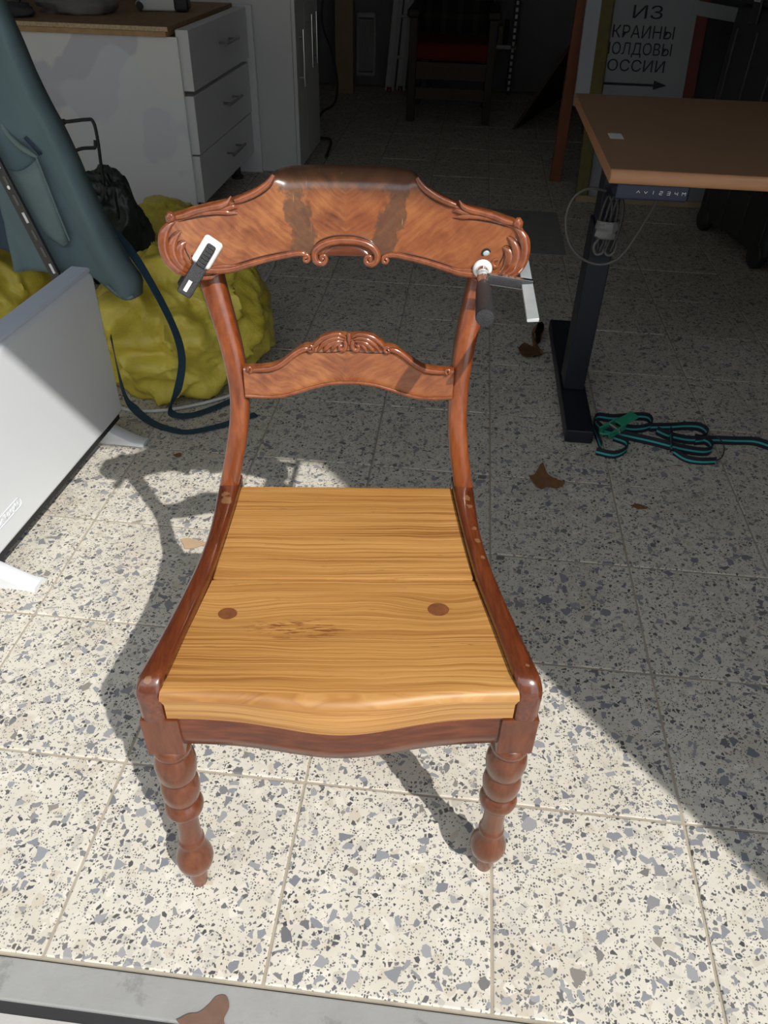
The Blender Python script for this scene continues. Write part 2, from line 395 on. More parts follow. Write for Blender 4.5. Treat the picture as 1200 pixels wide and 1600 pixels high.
M_beam = plain('sawn_pine_edge', (0.50, 0.31, 0.145), 0.8, var=0.4, nscale=26)
M_yel = plastic_bag('yellow_bag_plastic', (0.60, 0.47, 0.05), (0.80, 0.67, 0.11))
M_blkbag = plastic_bag('black_bag_plastic', (0.020, 0.026, 0.022), (0.045, 0.055, 0.048), 0.28)
M_denim = plain('teal_work_cloth', (0.115, 0.170, 0.185), 0.9, var=0.22, nscale=9, bump=0.15)
M_denim2 = plain('faded_pocket_cloth', (0.16, 0.215, 0.215), 0.9, var=0.3, nscale=14, bump=0.15)
M_navy = plain('navy_cloth', (0.035, 0.055, 0.085), 0.92, var=0.2, nscale=12)
M_seam = plain('pale_seam_thread', (0.16, 0.21, 0.22), 0.9)
M_strap = plain('dark_teal_webbing', (0.018, 0.052, 0.082), 0.8, var=0.2, nscale=200, bump=0.2)
M_strapblk = plain('black_webbing', (0.014, 0.017, 0.026), 0.8, var=0.2, nscale=200)
M_aqua = plain('aqua_stripe', (0.05, 0.40, 0.42), 0.8)
M_green = plain('green_ratchet_plastic', (0.025, 0.26, 0.15), 0.35)
M_wcable = plain('white_cable', (0.62, 0.62, 0.60), 0.5)
M_bcable = plain('grey_black_cable', (0.035, 0.035, 0.035), 0.5)
M_gcable = plain('grey_cable', (0.11, 0.105, 0.10), 0.5)
M_desk = plain('brown_desk_laminate', (0.36, 0.215, 0.125), 0.33, var=0.12, nscale=14)
M_deskedge = plain('orange_desk_edge', (0.52, 0.26, 0.13), 0.30, var=0.05)
M_frame = plain('dark_desk_steel', (0.016, 0.019, 0.030), 0.42, 0.3, var=0.15)
M_navypl = plain('navy_control_panel', (0.012, 0.018, 0.055), 0.35)
M_whiteprint = plain('white_print', (0.85, 0.85, 0.85), 0.5, var=0.0)
M_leaf = plain('dry_leaf', (0.20, 0.095, 0.038), 0.8, var=0.4, nscale=60, bump=0.3)
M_chip = plain('pale_veneer_chip', (0.46, 0.32, 0.20), 0.7)
M_post = plain('cream_timber', (0.38, 0.29, 0.17), 0.8, var=0.2, nscale=12)
M_orange = plain('orange_brown_timber', (0.22, 0.070, 0.028), 0.6, var=0.25, nscale=18)
M_brown = plain('dark_brown_board', (0.055, 0.032, 0.024), 0.7, var=0.3, nscale=12)
M_alu = plain('aluminium', (0.75, 0.77, 0.80), 0.45, 0.1, var=0.08)
M_red = plain('red_cushion_cloth', (0.15, 0.008, 0.011), 0.95, var=0.2)
M_plaid = None
M_dkwood = plain('dark_chair_wood', (0.025, 0.014, 0.010), 0.55, var=0.3)
M_mount = plain('brown_chair_rail', (0.060, 0.032, 0.022), 0.6, var=0.3)
M_whitepl = plain('white_basket_plastic', (0.52, 0.54, 0.57), 0.5)
M_olive = plain('olive_timber_strip', (0.16, 0.135, 0.045), 0.8, var=0.25)
M_panelw = plain('pale_blue_grey_panel', (0.42, 0.46, 0.52), 0.6, var=0.06)
M_paper = plain('grey_paper', (0.40, 0.405, 0.41), 0.9, var=0.06)
M_ink = plain('dark_marker', (0.035, 0.035, 0.045), 0.8)
M_rope = plain('red_strip', (0.20, 0.05, 0.04), 0.8)
M_greycl = plain('grey_cloth', (0.22, 0.21, 0.20), 0.95, var=0.3, nscale=25, bump=0.3)
M_dkcl = plain('dark_grey_cloth', (0.06, 0.06, 0.065), 0.95, var=0.3, nscale=25, bump=0.3)
def film_mat():
    t = NT('clear_plastic_film'); p = t.pos(); t.bump(t.noise(p, 18, 5, 0.6, 1.0), 0.7, 0.01)
    m = t.set((0.9, 0.92, 0.95), 0.12, trans=1.0, ior=1.12, spec=0.9); return m
M_film = film_mat()
M_tape = plain('frosted_tape', (0.16, 0.16, 0.16), 0.25)
def plaid_mat():
    t = NT('dark_plaid_cloth'); p = t.pos(); sp = t.n('ShaderNodeSeparateXYZ'); t.l(p, sp.inputs[0])
    a = t.math('GREATER_THAN', t.math('SINE', t.math('MULTIPLY', sp.outputs[0], 60)), 0.6); b = t.math('GREATER_THAN', t.math('SINE', t.math('MULTIPLY', sp.outputs[2], 60)), 0.6)
    c = t.mix(t.math('MULTIPLY', t.math('ADD', a, b), 0.5), (0.012, 0.013, 0.014), (0.05, 0.05, 0.045)); return t.set(c, 0.95)
M_plaid = plaid_mat()
def cabinet_mat():
    t = NT('patchy_white_panel'); p = t.pos(); n1 = t.noise(p, 2.4, 3, 0.4); n2 = t.noise(t.mapping(p, loc=(3, 1, 5)), 1.7, 2, 0.4)
    c = t.mix(t.step(n1, 0.50, 0.515), (0.86, 0.85, 0.83), (0.68, 0.68, 0.72)); c = t.mix(t.math('MULTIPLY', t.step(n2, 0.53, 0.545), 0.6), c, (0.82, 0.84, 0.88))  # hard-edged noise patches in slightly different white tones
    return t.set(c, 0.5)
M_cabside = cabinet_mat()

def structure(o):
    o['kind'] = 'structure'; return o

# ---------------------------------------------------------------- the setting
T = 0.30; GX, GY = -0.77574, 0.38470          # tile grid origin
RX0, RX1, RY1, RZ = -2.45, 1.95, 6.80, 2.62
FL = structure(box('floor', (RX0, GY-0.001, -0.12), (RX1, RY1, -0.0022), M_grout))
g = 0.0018
bm = bmesh.new(); add_box(bm, (-T/2+g, -T/2+g, -0.03), (T/2-g, T/2-g, 0.0), 0.0022, 2)
bmesh.ops.recalc_face_normals(bm, faces=bm.faces[:]); tile_me = bpy.data.meshes.new('tile'); bm.to_mesh(tile_me); bm.free(); tile_me.materials.append(M_terr)
rng = random.Random(3); far_rows = []
ncell = 0
for j in range(0, 22):
    yc = GY+(j+0.5)*T
    for i in range(-6, 10):
        xc = GX+(i+0.5)*T
        if xc < RX0+0.1 or xc > RX1-0.1 or yc > RY1: continue
        near = j <= 16 and (-0.62*(yc+0.55)-0.35) < xc < (0.47*(yc+0.45)+0.35)
        dz = rng.uniform(-0.0009, 0.0009); tilt = (rng.uniform(-1, 1)*0.002, rng.uniform(-1, 1)*0.002, rng.uniform(-1, 1)*0.002)
        if near and ncell < 298:
            o = bpy.data.objects.new('tile', tile_me); o.location = (xc, yc, dz-0.0004); o.rotation_euler = tilt; link(o, FL); ncell += 1
        else: far_rows.append((xc, yc, dz))
bm = bmesh.new()
for xc, yc, dz in far_rows: add_box(bm, (xc-T/2+g, yc-T/2+g, -0.02), (xc+T/2-g, yc+T/2-g, dz-0.0004))
o = bm_obj('far_tiles', bm, M_terr, FL); o['kind'] = 'stuff'
# repaired patch of plain cement in the floor
bm = bmesh.new(); add_box(bm, (0.10, 3.19, -0.004), (0.44, 3.76, 0.0015), 0.001, 1); bm_obj('cement_patch', bm, M_conc, FL)
# threshold: concrete kerb, groove, outer slab
structure(box('trim_1', (-3.2, 0.332, -0.12), (3.2, GY-0.0025, -0.004), M_conc, bev=0.003))
structure(box('ground', (-9, -11, -0.16), (9, 0.318, -0.008), M_conc2))
structure(box('trim_2', (-3.2, 0.314, -0.2), (3.2, 0.336, -0.009), M_dark))
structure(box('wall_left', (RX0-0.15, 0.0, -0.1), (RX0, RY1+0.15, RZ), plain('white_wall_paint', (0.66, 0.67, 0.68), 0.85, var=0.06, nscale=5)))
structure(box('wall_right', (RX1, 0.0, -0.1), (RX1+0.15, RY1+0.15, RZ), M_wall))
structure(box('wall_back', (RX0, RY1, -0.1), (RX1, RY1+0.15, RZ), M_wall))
structure(box('ceiling', (RX0-0.15, -0.1, RZ), (RX1+0.15, RY1+0.15, RZ+0.15), M_ceil))
JX, HZ = 1.12, 2.376
bm = bmesh.new()
add_box(bm, (JX, -0.10, -0.1), (5.0, 0.09, RZ)); add_box(bm, (-6.0, -0.10, -0.1), (-2.2, 0.09, RZ)); add_box(bm, (-6.0, -0.10, HZ), (5.0, 0.09, RZ+1.6))
structure(bm_obj('wall_front', bm, M_facade))
structure(box('wall_added_outside', (-14, -6.6, -0.1), (2.6, -6.3, 5.0), plain('added_wall_render', (0.34, 0.32, 0.29), 0.9, var=0.1, nscale=6)))  # unseen wall added to block low sky light from the deep floor
# ================================================================ THE CHAIR
CH = thing('dining_chair', 'antique carved mahogany dining chair with bare pine seat boards standing in the sun', 'chair', (-0.090, 0.535, 0.0), math.radians(7.2))

# --- crest rail
CT = [(0, .8545), (.04, .8545), (.065, .8538), (.083, .8520), (.0905, .8490), (.0955, .8435), (.103, .8380), (.113, .8325), (.125, .8275), (.137, .8235), (.149, .8205), (.160, .8190), (.175, .8165), (.193, .8130), (.204, .8100), (.212, .8085), (.2185, .8060), (.2225, .8000), (.2265, .7920), (.2287, .7830), (.2292, .7780)]
CB = [(0, .7580), (.020, .7575), (.045, .7560), (.061, .7575), (.084, .7545), (.106, .7500), (.129, .7445), (.149, .7405), (.163, .7385), (.180, .7365), (.195, .7370), (.207, .7410), (.2165, .7470), (.2230, .7545), (.2270, .7620), (.2287, .7700), (.2292, .7780)]
def crestY(X, Z): return .45+.2*(Z-.80)-.03*(X/.22)**2
def crest_pt(X, Z, off=0.0):
    nx, ny, nz = -2*.03*X/.22**2, -1.0, .2
    n = Vector((nx, ny, nz)).normalized()
    return Vector((X, crestY(X, Z), Z))+n*off
rows = []; N = 110
for i in range(N+1):
    u = -1+2*i/N; X = .2292*math.sin(u*math.pi/2)*(0.999)
    a = abs(X); zt, zb = interp(a, CT), interp(a, CB); h = max(zt-zb, 0.0012)
    mid = (zt+zb)/2; zt, zb = mid+h/2, mid-h/2
    rr = min(.018*max(0, min(1, (.095-a)/.02))+.004, h*0.45); rb = min(.003, h*.3)
    th = min(.024+.012*max(0, min(1, (.1-a)/.03)), 0.036) if a < .2 else .024
    pr = []
    for k in range(4):                                     # lower front edge
        A = math.pi/2*k/3; pr.append((rb*(1-math.sin(A)), zb+rb*(1-math.cos(A))))
    for k in range(1, 9): pr.append((0, zb+rb+(zt-rr-zb-rb)*k/8))
    for k in range(1, 7):
        A = math.pi/2*k/6; pr.append((rr*(1-math.cos(A)), zt-rr+rr*math.sin(A)))
    tb = max(th, rr+.004)
    pr.append((tb-.003, zt)); pr.append((tb, zt-min(.004, h*.2))); pr.append((tb*.75 if a < .1 else tb, mid)); pr.append((.022, zb+rb)); pr.append((.019, zb))
    rows.append([Vector((X, crestY(X, z)+dy, z)) for dy, z in pr])
crest = grid('crest_rail', rows, M_ven, CH, True, True, 50, label='broad carved top rail with book-matched flame veneer and dark stains')
def on_crest(name, pts, rad, off=0.0012, seg=10, flat=0.75, n=None, par=None):
    P = [crest_pt(a, b, off) for a, b in pts]
    return tube(name, P, rad, M_carve, par or crest, n=n, seg=seg, flat=flat, nrm=(0, -1, .2))
M_polish = plain('old_dark_polish', (0.030, 0.008, 0.004), 0.4, coat=0.5)
def groove(pts, d, par=None, fn=None, rad=.0008):
    P = catmull([(a, b, 0) for a, b in pts], 6*(len(pts)-1)); Q = []
    for i, p in enumerate(P):
        t = (P[min(i+1, len(P)-1)]-P[max(i-1, 0)]).normalized(); k = math.sin(math.pi*min(1, max(0, i/(len(P)-1))))**.4
        Q.append((fn or crest_pt)(p.x-t.y*d*k, p.y+t.x*d*k, .0002))
    v, f = tube_data(Q, [.0002, rad, rad, rad, .0002], 6, .7, (0, -1, .2)); return mesh_obj('polish_line', v, f, M_polish, par or crest, 60)
def volute(name, cx, cz, r, turns, rot, sgn, rad, fn, par, tail=None, n=40):
    pts = []
    for i in range(n+1):
        t = i/n; rr = r*(0.12+0.88*t); A = rot+sgn*2*math.pi*turns*(t-1)
        pts.append((cx+rr*math.cos(A), cz+rr*math.sin(A)))
    if tail: pts += tail
    P = [fn(a, b, .0022*(1-.6*min(1, k/n))+.0008) for k, (a, b) in enumerate(pts)]
    v, f = tube_data(catmull(P, len(P)*2), rad, 10, .9, (0, -1, .2)); return mesh_obj(name, v, f, M_carve, par, 50)
for s in (-1, 1):
    q = lambda L: [(s*a, b) for a, b in L]
    on_crest('top_moulding', q([(.0885, .8510), (.0935, .8440), (.1020, .8370), (.1150, .8300), (.1300, .8245), (.1375, .8225)]), [.0028, .0042, .0046, .0046, .0042, .003])
    on_crest('leaf_moulding', q([(.209, .8075), (.199, .8090), (.186, .8130), (.170, .8160), (.156, .8180), (.147, .8215), (.1412, .8285)]), [.003, .0042, .0044, .0042, .0046, .0038, .0008])
    on_crest('leaf_moulding', q([(.2055, .8035), (.192, .8075), (.177, .8100), (.160, .8110), (.147, .8100), (.1345, .8085)]), [.001, .0022, .0026, .0030, .0034, .0006], off=.0008)
    on_crest('leaf_moulding', q([(.165, .8125), (.150, .8140), (.1395, .8165), (.134, .8150)]), [.001, .003, .0036, .001], off=.0008)
    on_crest('corner_knob', q([(.2175, .8025), (.2155, .8065), (.2125, .8105), (.2105, .8125)]), [.003, .0062, .0066, .0035], seg=12)
    on_crest('acanthus_lobe', q([(.2095, .8035), (.2175, .7985), (.2235, .7905), (.2262, .7810), (.2260, .7690), (.2215, .7570), (.2120, .7460), (.2010, .7390)]), [.001, .0045, .0065, .0062, .0058, .0055, .0046, .0015], flat=.6)
    on_crest('acanthus_lobe', q([(.2035, .7920), (.2110, .7850), (.2160, .7760), (.2165, .7670), (.2130, .7570), (.2060, .7480), (.1960, .7415)]), [.0008, .0042, .0062, .0064, .0058, .0044, .001], off=.0014, flat=.6)
    on_crest('acanthus_lobe', q([(.1985, .7790), (.2045, .7755), (.2085, .7690), (.2075, .7600), (.2030, .7520), (.1955, .7460)]), [.0008, .0050, .0066, .0062, .0046, .001], off=.0010, flat=.55)
    on_crest('acanthus_lobe', q([(.1940, .7640), (.1900, .7625), (.1880, .7585), (.1905, .7545), (.1940, .7560)]), [.0018, .0026, .0028, .0028, .0022], off=.001)
    on_crest('bottom_moulding', q([(.188, .7405), (.176, .7430), (.162, .7425), (.146, .7435), (.1285, .7475), (.106, .7528), (.0835, .7570), (.066, .7597), (.056, .7597), (.0500, .7570)]), [.0022, .0040, .0046, .0044, .0040, .0038, .0038, .0038, .0036, .0030])
    on_crest('leaf_moulding', q([(.181, .7465), (.170, .7465), (.158, .7475), (.144, .7470), (.130, .7500)]), [.0006, .0024, .0028, .0024, .0006], off=.0008)
    volute('scroll', s*.0518, .7535, .0052, 1.1, math.radians(70 if s > 0 else 110), -s, [.0030, .0026, .0030], crest_pt, crest)
    groove(q([(.0885, .8510), (.0935, .8440), (.1020, .8370), (.1150, .8300), (.1300, .8245), (.1375, .8225)]), s*-.0052 if s > 0 else .0052)
    groove(q([(.176, .7430), (.162, .7425), (.146, .7435), (.1285, .7475), (.106, .7528), (.0835, .7570), (.066, .7597), (.056, .7597)]), s*-.0048)
    groove(q([(.2055, .8035), (.192, .8075), (.177, .8100), (.160, .8110), (.147, .8100), (.1345, .8085)]), s*.0034)
    groove(q([(.2035, .7920), (.2110, .7850), (.2160, .7760), (.2165, .7670), (.2130, .7570), (.2060, .7480), (.1960, .7415)]), s*.0066)
    groove(q([(.1985, .7790), (.2045, .7755), (.2085, .7690), (.2075, .7600), (.2030, .7520), (.1955, .7460)]), s*.0068)
    groove(q([(.1985, .7790), (.2010, .7735), (.2000, .7680), (.1975, .7620), (.1955, .7560)]), 0.0)
    # carved foot block under the crest end, where the upright meets it
    on_crest('leaf_moulding', q([(.196, .7375), (.184, .7345), (.172, .7350), (.163, .7375)]), [.001, .0035, .0035, .001], off=-.004)
    # central C scroll, half on each side
    volute('centre_scroll', s*.0305, .7530, .0085, 1.25, math.radians(200 if s > 0 else -20), s*1.0, [.0044, .0036, .0042, .0046], crest_pt, crest) if False else None
CS = [(-.0000, .7760), (.012, .7755), (.024, .7728), (.0335, .7685), (.0395, .7625), (.0405, .7560), (.0380, .7505), (.0325, .7480), (.0275, .7495), (.0255, .7535), (.0275, .7572), (.0310, .7570), (.0318, .7540), (.0300, .7528)]
full = [(-a, b) for a, b in reversed(CS)]+CS[1:]
P = [crest_pt(a, b, .003) for a, b in full]
v, f = tube_data(catmull(P, 150), [.0036, .0034, .0030, .0040, .0046, .0050, .0052, .0054, .0052, .0050, .0046, .0040, .0030, .0034, .0036], 12, .95, (0, -1, .2))
mesh_obj('centre_scroll', v, f, M_carve, crest, 50)
groove([(-.045, .757), (-.0435, .7635), (-.037, .7725), (-.025, .7785), (-.012, .7812), (0, .7818), (.012, .7812), (.025, .7785), (.037, .7725), (.0435, .7635), (.045, .757)], 0.0, rad=.0010)
# red-brown fill below the C scroll
rows = []
for i in range(17):
    X = -.030+.060*i/16; zt = .7720-.012*(X/.03)**2
    rows.append([crest_pt(X, .7577, .0005), crest_pt(X, .7577, .003), crest_pt(X, (zt+.7577)/2, .0034), crest_pt(X, zt, .002), crest_pt(X, zt, .0002)])
grid('scroll_field', rows, M_mah_x, crest, True, True)
# screw head on the right of the crest
Mr = Matrix.Translation(crest_pt(.1791, .7695, .0002)) @ Matrix.Rotation(math.radians(90+11), 4, 'X')
scw = lathe('screw_head', [(.0006, -.001), (.0042, -.001), (.0042, .0004), (.0034, .0010), (.0002, .0012)], M_steel, crest, 16, Mr)
lathe('screw_recess', [(.0044, -.002), (.0062, -.002), (.0062, .0003), (.0044, .0003)], M_dark, crest, 18, Mr)

# --- uprights (stiles): half-width table of the outer edge, sweep
SO = [(.43, .189), (.464, .1815), (.507, .1725), (.55, .1665), (.585, .1655), (.62, .1685), (.655, .1740), (.69, .1835), (.725, .1935), (.76, .200), (.80, .200)]
SY = [(.405, .372), (.43, .371), (.50, .374), (.58, .390), (.65, .405), (.73, .436), (.80, .460)]
for s in (-1, 1):
    rows = []
    for i in range(41):
        z = .415+(.790-.415)*i/40
        so = smooth_interp(z, SO)+s*.004*math.exp(-((z-.58)/.09)**2)
        w = .0275-.002*math.exp(-((z-.58)/.06)**2)+.006*max(0, (z-.66)/.1)*(1 if z < .76 else 1); w = min(w, .032); d = .027+.010*max(0, min(1, (.50-z)/.07))
        y0 = smooth_interp(z, SY); xo, xi = s*so, s*(so-w); b = .0035
        sec = [(xi+s*b, y0), (xi, y0+b*1.6), (xi, y0+d-b), (xi+s*b, y0+d), (xo-s*b, y0+d), (xo, y0+d-b), (xo, y0+b), (xo-s*b, y0)]
        mx = (xi+xo)/2; sec[0] = (sec[0][0], y0+.0008); sec.append((mx, y0-.0008))
        rows.append([Vector((x, y, z)) for x, y in sec])
    st = grid('upright', rows, M_mah_z, CH, True, True, 55)
    lathe('peg', [(.0002, -.0015), (.0030, -.0015), (.0030, .0004), (.0002, .0008)], M_pine2, st, 12, Matrix.Translation((s*.1535, smooth_interp(.575, SY)-.0004, .565)) @ Matrix.Rotation(math.radians(90), 4, 'X'))
    # sabre rear leg
    rows = []
    for i in range(25):
        t = i/24; z = .43*(1-t); y0 = .372+.004*t+.105*t**2.1; xo = s*(.189+.004*t); w = .030-.004*t; xi = xo-s*w; d = .040-.012*t; b = .004
        rows.append([Vector((x, y, z)) for x, y in [(xi+s*b, y0), (xi, y0+b), (xi, y0+d-b), (xi+s*b, y0+d), (xo-s*b, y0+d), (xo, y0+d-b), (xo, y0+b), (xo-s*b, y0)]])
    grid('leg', rows, M_mah_leg, CH, True, True, 50)

# --- seat rails with turned-down front corner
RO = [(0.0, .2290), (.028, .2245), (.066, .2165), (.134, .2040), (.205, .1930), (.277, .1875), (.365, .1890), (.40, .190)]
RI = [(0.0, .2000), (.037, .1940), (.107, .1835), (.1865, .1712), (.25, .1655), (.32, .1610), (.365, .1590), (.40, .158)]
for s in (-1, 1):
    path = []                                              # (y, z, ny, nz) of the upper surface
    for i in range(26): y = .392-(.392-.024)*i/25; path.append((y, .438, 0, 1))
    for i in range(1, 9): A = math.pi/2*i/8; path.append((.024-.024*math.sin(A)*1.0, .438-.026+.026*math.cos(A), -math.sin(A), math.cos(A)))
    for i in range(1, 5): path.append((0.0, .412-.036*i/4, -1, 0))
    rows = []
    for y, z, ny, nz in path:
        xo, xi = smooth_interp(max(y, 0), RO), smooth_interp(max(y, 0), RI)
        if z < .43: xo = max(xo, .2285)
        th = .050 if nz > .5 else .050*nz+.036*(1-nz)
        sec = []
        for x, dep in [(xi, th), (xi, .005), (xi+.0015, .0015), (xi+.005, 0), ((xi+xo)/2, -.0012), (xo-.007, 0), (xo-.002, .002), (xo, .007), (xo, th)]:
            sec.append(Vector((s*x, y-ny*dep, z-nz*dep)))
        rows.append(sec)
    grid('seat_rail', rows, M_mah_y, CH, True, True, 55)
    # leg block and turned front leg
    box('leg_block', (min(s*.1865, s*.2310), -.0005, .3110), (max(s*.1865, s*.2310), .0425, .3765), M_mah_leg, CH, .0025, 2)
    prof = [(.002, .314), (.0190, .314), (.0225, .310), (.0240, .305), (.0232, .300), (.0214, .2955), (.0208, .2940), (.0220, .2915), (.0250, .283), (.0262, .271), (.0248, .257), (.0222, .2475), (.0204, .2450), (.0204, .2435), (.0218, .2405), (.0242, .233), (.0252, .223), (.0236, .210), (.0212, .2020), (.0194, .2000), (.0194, .1985), (.0212, .1962), (.0240, .191), (.0254, .184), (.0240, .177), (.0190, .1722), (.0158, .1705), (.0150, .164), (.0146, .138), (.0152, .118), (.0160, .111), (.0176, .1080), (.0180, .1055), (.0170, .1030), (.0150, .1015), (.0148, .098), (.0162, .092), (.0215, .080), (.0250, .069), (.0258, .061), (.0240, .051), (.0185, .0425), (.0142, .0390), (.0132, .0370), (.0128, .020), (.0112, .0002), (.001, .0)]
    pp = []
    for (a, b), (c, d) in zip(prof, prof[1:]): pp += [(a, b), ((a+c)/2, (b+d)/2)]
    pp.append(prof[-1])
    lean = (-.0015, -.0175) if s < 0 else (-.001, .0015)          # the old legs are slightly out of true
    lg = lathe('leg', pp, M_mah_leg, CH, 36, Matrix.Translation((s*.2075+lean[0], .0195+lean[1], 0)) @ Matrix(((1, 0, -lean[0]/.314, 0), (0, 1, -lean[1]/.314, 0), (0, 0, 1, 0), (0, 0, 0, 1))))
# --- front rail, serpentine
def yf(X, k): return -k*math.exp(-(X/.095)**2)
rows = []
for i in range(49):
    X = -.1875+.375*i/48; y = yf(X, .019)+.0045; dz = -.0095-.0035*math.exp(-(X/.11)**2)
    rows.append([Vector((X, y+a, b+dz)) for a, b in [(.0015, .3880), (-.0010, .3872), (-.0014, .3855), (.0006, .3842), (-.0006, .372), (-.0010, .352), (.0006, .337), (.0050, .3325), (.022, .3325), (.022, .388)]])
frl = grid('front_rail', rows, M_mah_x, CH, True, True, 40, label='serpentine veneered front seat rail')
tube('cock_bead', [(x_, yf(x_, .0205)+.0030, .3805-.004*math.exp(-(x_/.11)**2)) for x_ in [-.186+.372*k/24 for k in range(25)]], .0018, M_carve, frl, n=72, seg=8)
box('rear_rail', (-.160, .352, .350), (.160, .374, .3955), M_mah_x, CH, .003)
# --- pine seat boards
rows = []; N = 56
for i in range(N+1):
    u = -1+2*i/N; zt = .4255
    pts = []
    back, halfb, halff = .1838, .1700, .2015
    def XY(u, y): 
        hw = halff+(halfb-halff)*max(0, y)/back; return u*hw
    xf = u*halff; yt = yf(xf, .0150)-.001; dip = -.006*math.exp(-(xf/.10)**2)
    sec = [(back, .396), (back, zt-.0015), (back-.0015, zt)]
    for k in range(1, 10): sec.append((back-.0015+(.020-back)*k/9, zt+dip*max(0, (k-6)/3)**2*.25))
    sec += [(yt+.010, zt+dip*.55-.0005), (yt+.005, zt+dip*.8-.0018), (yt+.0015, zt+dip-.0050), (yt, zt+dip-.0085), (yt-.0005, zt+dip-.011), (yt+.0012, zt+dip-.0125), (yf(xf, .020)+.0012, .4085+dip*.6-.004), (yf(xf, .021)+.0008, .3815+dip*.6), (yf(xf, .021)+.006, .3800+dip*.6), (.04, .389)]
    rows.append([Vector((XY(u, y)*(.985 if z < .412+dip and y < .03 else 1), y, z)) for y, z in sec])
fb = grid('seat_board', rows, M_pine1, CH, True, True, 35, label='front pine seat board with two knots and a curved front edge')
bm = bmesh.new(); vs = add_box(bm, (-1, .1858, .396), (1, .3860, .4262), 0)
for v in vs: v.co.x *= (.1697 if v.co.y < .3 else .1580)
bmesh.ops.bevel(bm, geom=bm.edges[:], offset=.0015, segments=2, affect='EDGES'); bm_obj('seat_board', bm, M_pine2, CH, label='rear pine seat board with straight grain')
for kx, ky, kr in ((-.1420, .1230, .0118), (.1190, .1310, .0135)):
    rows = []
    lathe('knot', [(.0001, .0004), (kr*.6, .0004), (kr, .0003), (kr, -.003), (.0001, -.003)], M_knot, fb, 20, Matrix.Translation((kx, ky, .4256)) @ Matrix.Diagonal((1.0, .82, 1, 1)))

# --- lower splat
STt = [(0, .6600), (.006, .6610), (.0205, .6615), (.033, .6590), (.043, .6535), (.050, .6475), (.060, .6460), (.070, .6410), (.080, .6340), (.092, .6255), (.103, .6205), (.115, .6190), (.130, .6190), (.1430, .6200)]
STb = [(0, .5915), (.03, .5895), (.0585, .5825), (.075, .5775), (.0875, .5745), (.11, .5730), (.125, .5742), (.1430, .5770)]
def splatY(X, Z): return .388+.12*(Z-.58)+.012*(1-(X/.14)**2)
def splat_pt(X, Z, off=0.0):
    n = Vector((.024*X/.14**2, -1, .12)).normalized(); return Vector((X+.004, splatY(X, Z), Z))+n*off
rows = []
for i in range(71):
    X = -.143+.286*i/70; a = abs(X); zt, zb = smooth_interp(a, STt), smooth_interp(a, STb)
    pr = [(.002, zb), (0, zb+.002)]+[(0, zb+.002+(zt-zb-.006)*k/6) for k in range(1, 7)]+[(.0015, zt-.001), (.005, zt), (.015, zt-.001), (.017, zt-.004), (.017, zb+.003), (.014, zb)]
    rows.append([Vector((X+.004, splatY(X, z)+dy, z)) for dy, z in pr])
spl = grid('splat', rows, M_ven2, CH, True, True, 50, label='arched lower back rail with carved leaf crest')
def on_splat(name, pts, rad, off=.0012, flat=.75, seg=10):
    return tube(name, [splat_pt(a, b, off) for a, b in pts], rad, M_carve, spl, seg=seg, flat=flat, nrm=(0, -1, .12))
for s in (-1, 1):
    q = lambda L: [(s*a, b) for a, b in L]
    on_splat('top_moulding', q([(.0535, .6425), (.0600, .6430), (.0690, .6390), (.0790, .6320), (.0900, .6235), (.1030, .6175), (.1170, .6160), (.1320, .6165)]), [.0030, .0042, .0042, .0040, .0040, .0040, .0038, .0030])
    volute('scroll', s*.1345, .6185, .0042, 1.0, math.radians(-90), s, [.0026, .0024, .0026], splat_pt, spl)
    volute('scroll', s*.0520, .6425, .0048, 1.0, math.radians(90), -s, [.0026, .0024, .0028], splat_pt, spl)
    for L, R in [([(.0040, .6590), (.0120, .6630), (.0230, .6620), (.0350, .6575), (.0440, .6500), (.0490, .6430)], [.0012, .0034, .0040, .0040, .0036, .0012]),
                 ([(.0060, .6560), (.0140, .6580), (.0240, .6560), (.0340, .6500), (.0420, .6405)], [.0010, .0036, .0044, .0042, .0014]),
                 ([(.0080, .6535), (.0160, .6530), (.0250, .6495), (.0315, .6430), (.0335, .6395)], [.0012, .0036, .0042, .0036, .0014]),
                 ([(.0110, .6510), (.0170, .6490), (.0215, .6445), (.0230, .6400)], [.0012, .0034, .0034, .0014]),
                 ([(.0065, .6545), (.0045, .6500), (.0050, .6445), (.0085, .6415), (.0125, .6430), (.0125, .6470), (.0095, .6475)], [.0022, .0034, .0036, .0036, .0032, .0028, .0020])]:
        on_splat('acanthus_lobe', q(L), R, off=.0018, flat=.9)
groove([(.1280, .6115), (.1100, .6115), (.0940, .6165), (.0820, .6250), (.0700, .6345), (.0590, .6385), (.0480, .6380), (.0340, .6375), (.0230, .6375), (.0100, .6390), (0, .6400), (-.0100, .6390), (-.0230, .6375), (-.0340, .6375), (-.0480, .6380), (-.0590, .6385), (-.0700, .6345), (-.0820, .6250), (-.0940, .6165), (-.1100, .6115), (-.1280, .6115)], 0.0, spl, splat_pt, .0007)
on_splat('leaf_bud', [(0, .6490), (0, .6560), (0, .6620), (0, .6655)], [.0012, .0026, .0036, .0022], off=.002)
on_splat('bottom_moulding', [(-.143, .5800), (-.11, .5760), (-.0875, .5775), (-.0585, .5855), (-.03, .5925), (0, .5945), (.03, .5925), (.0585, .5855), (.0875, .5775), (.11, .5760), (.143, .5800)], .0026, off=.0004)

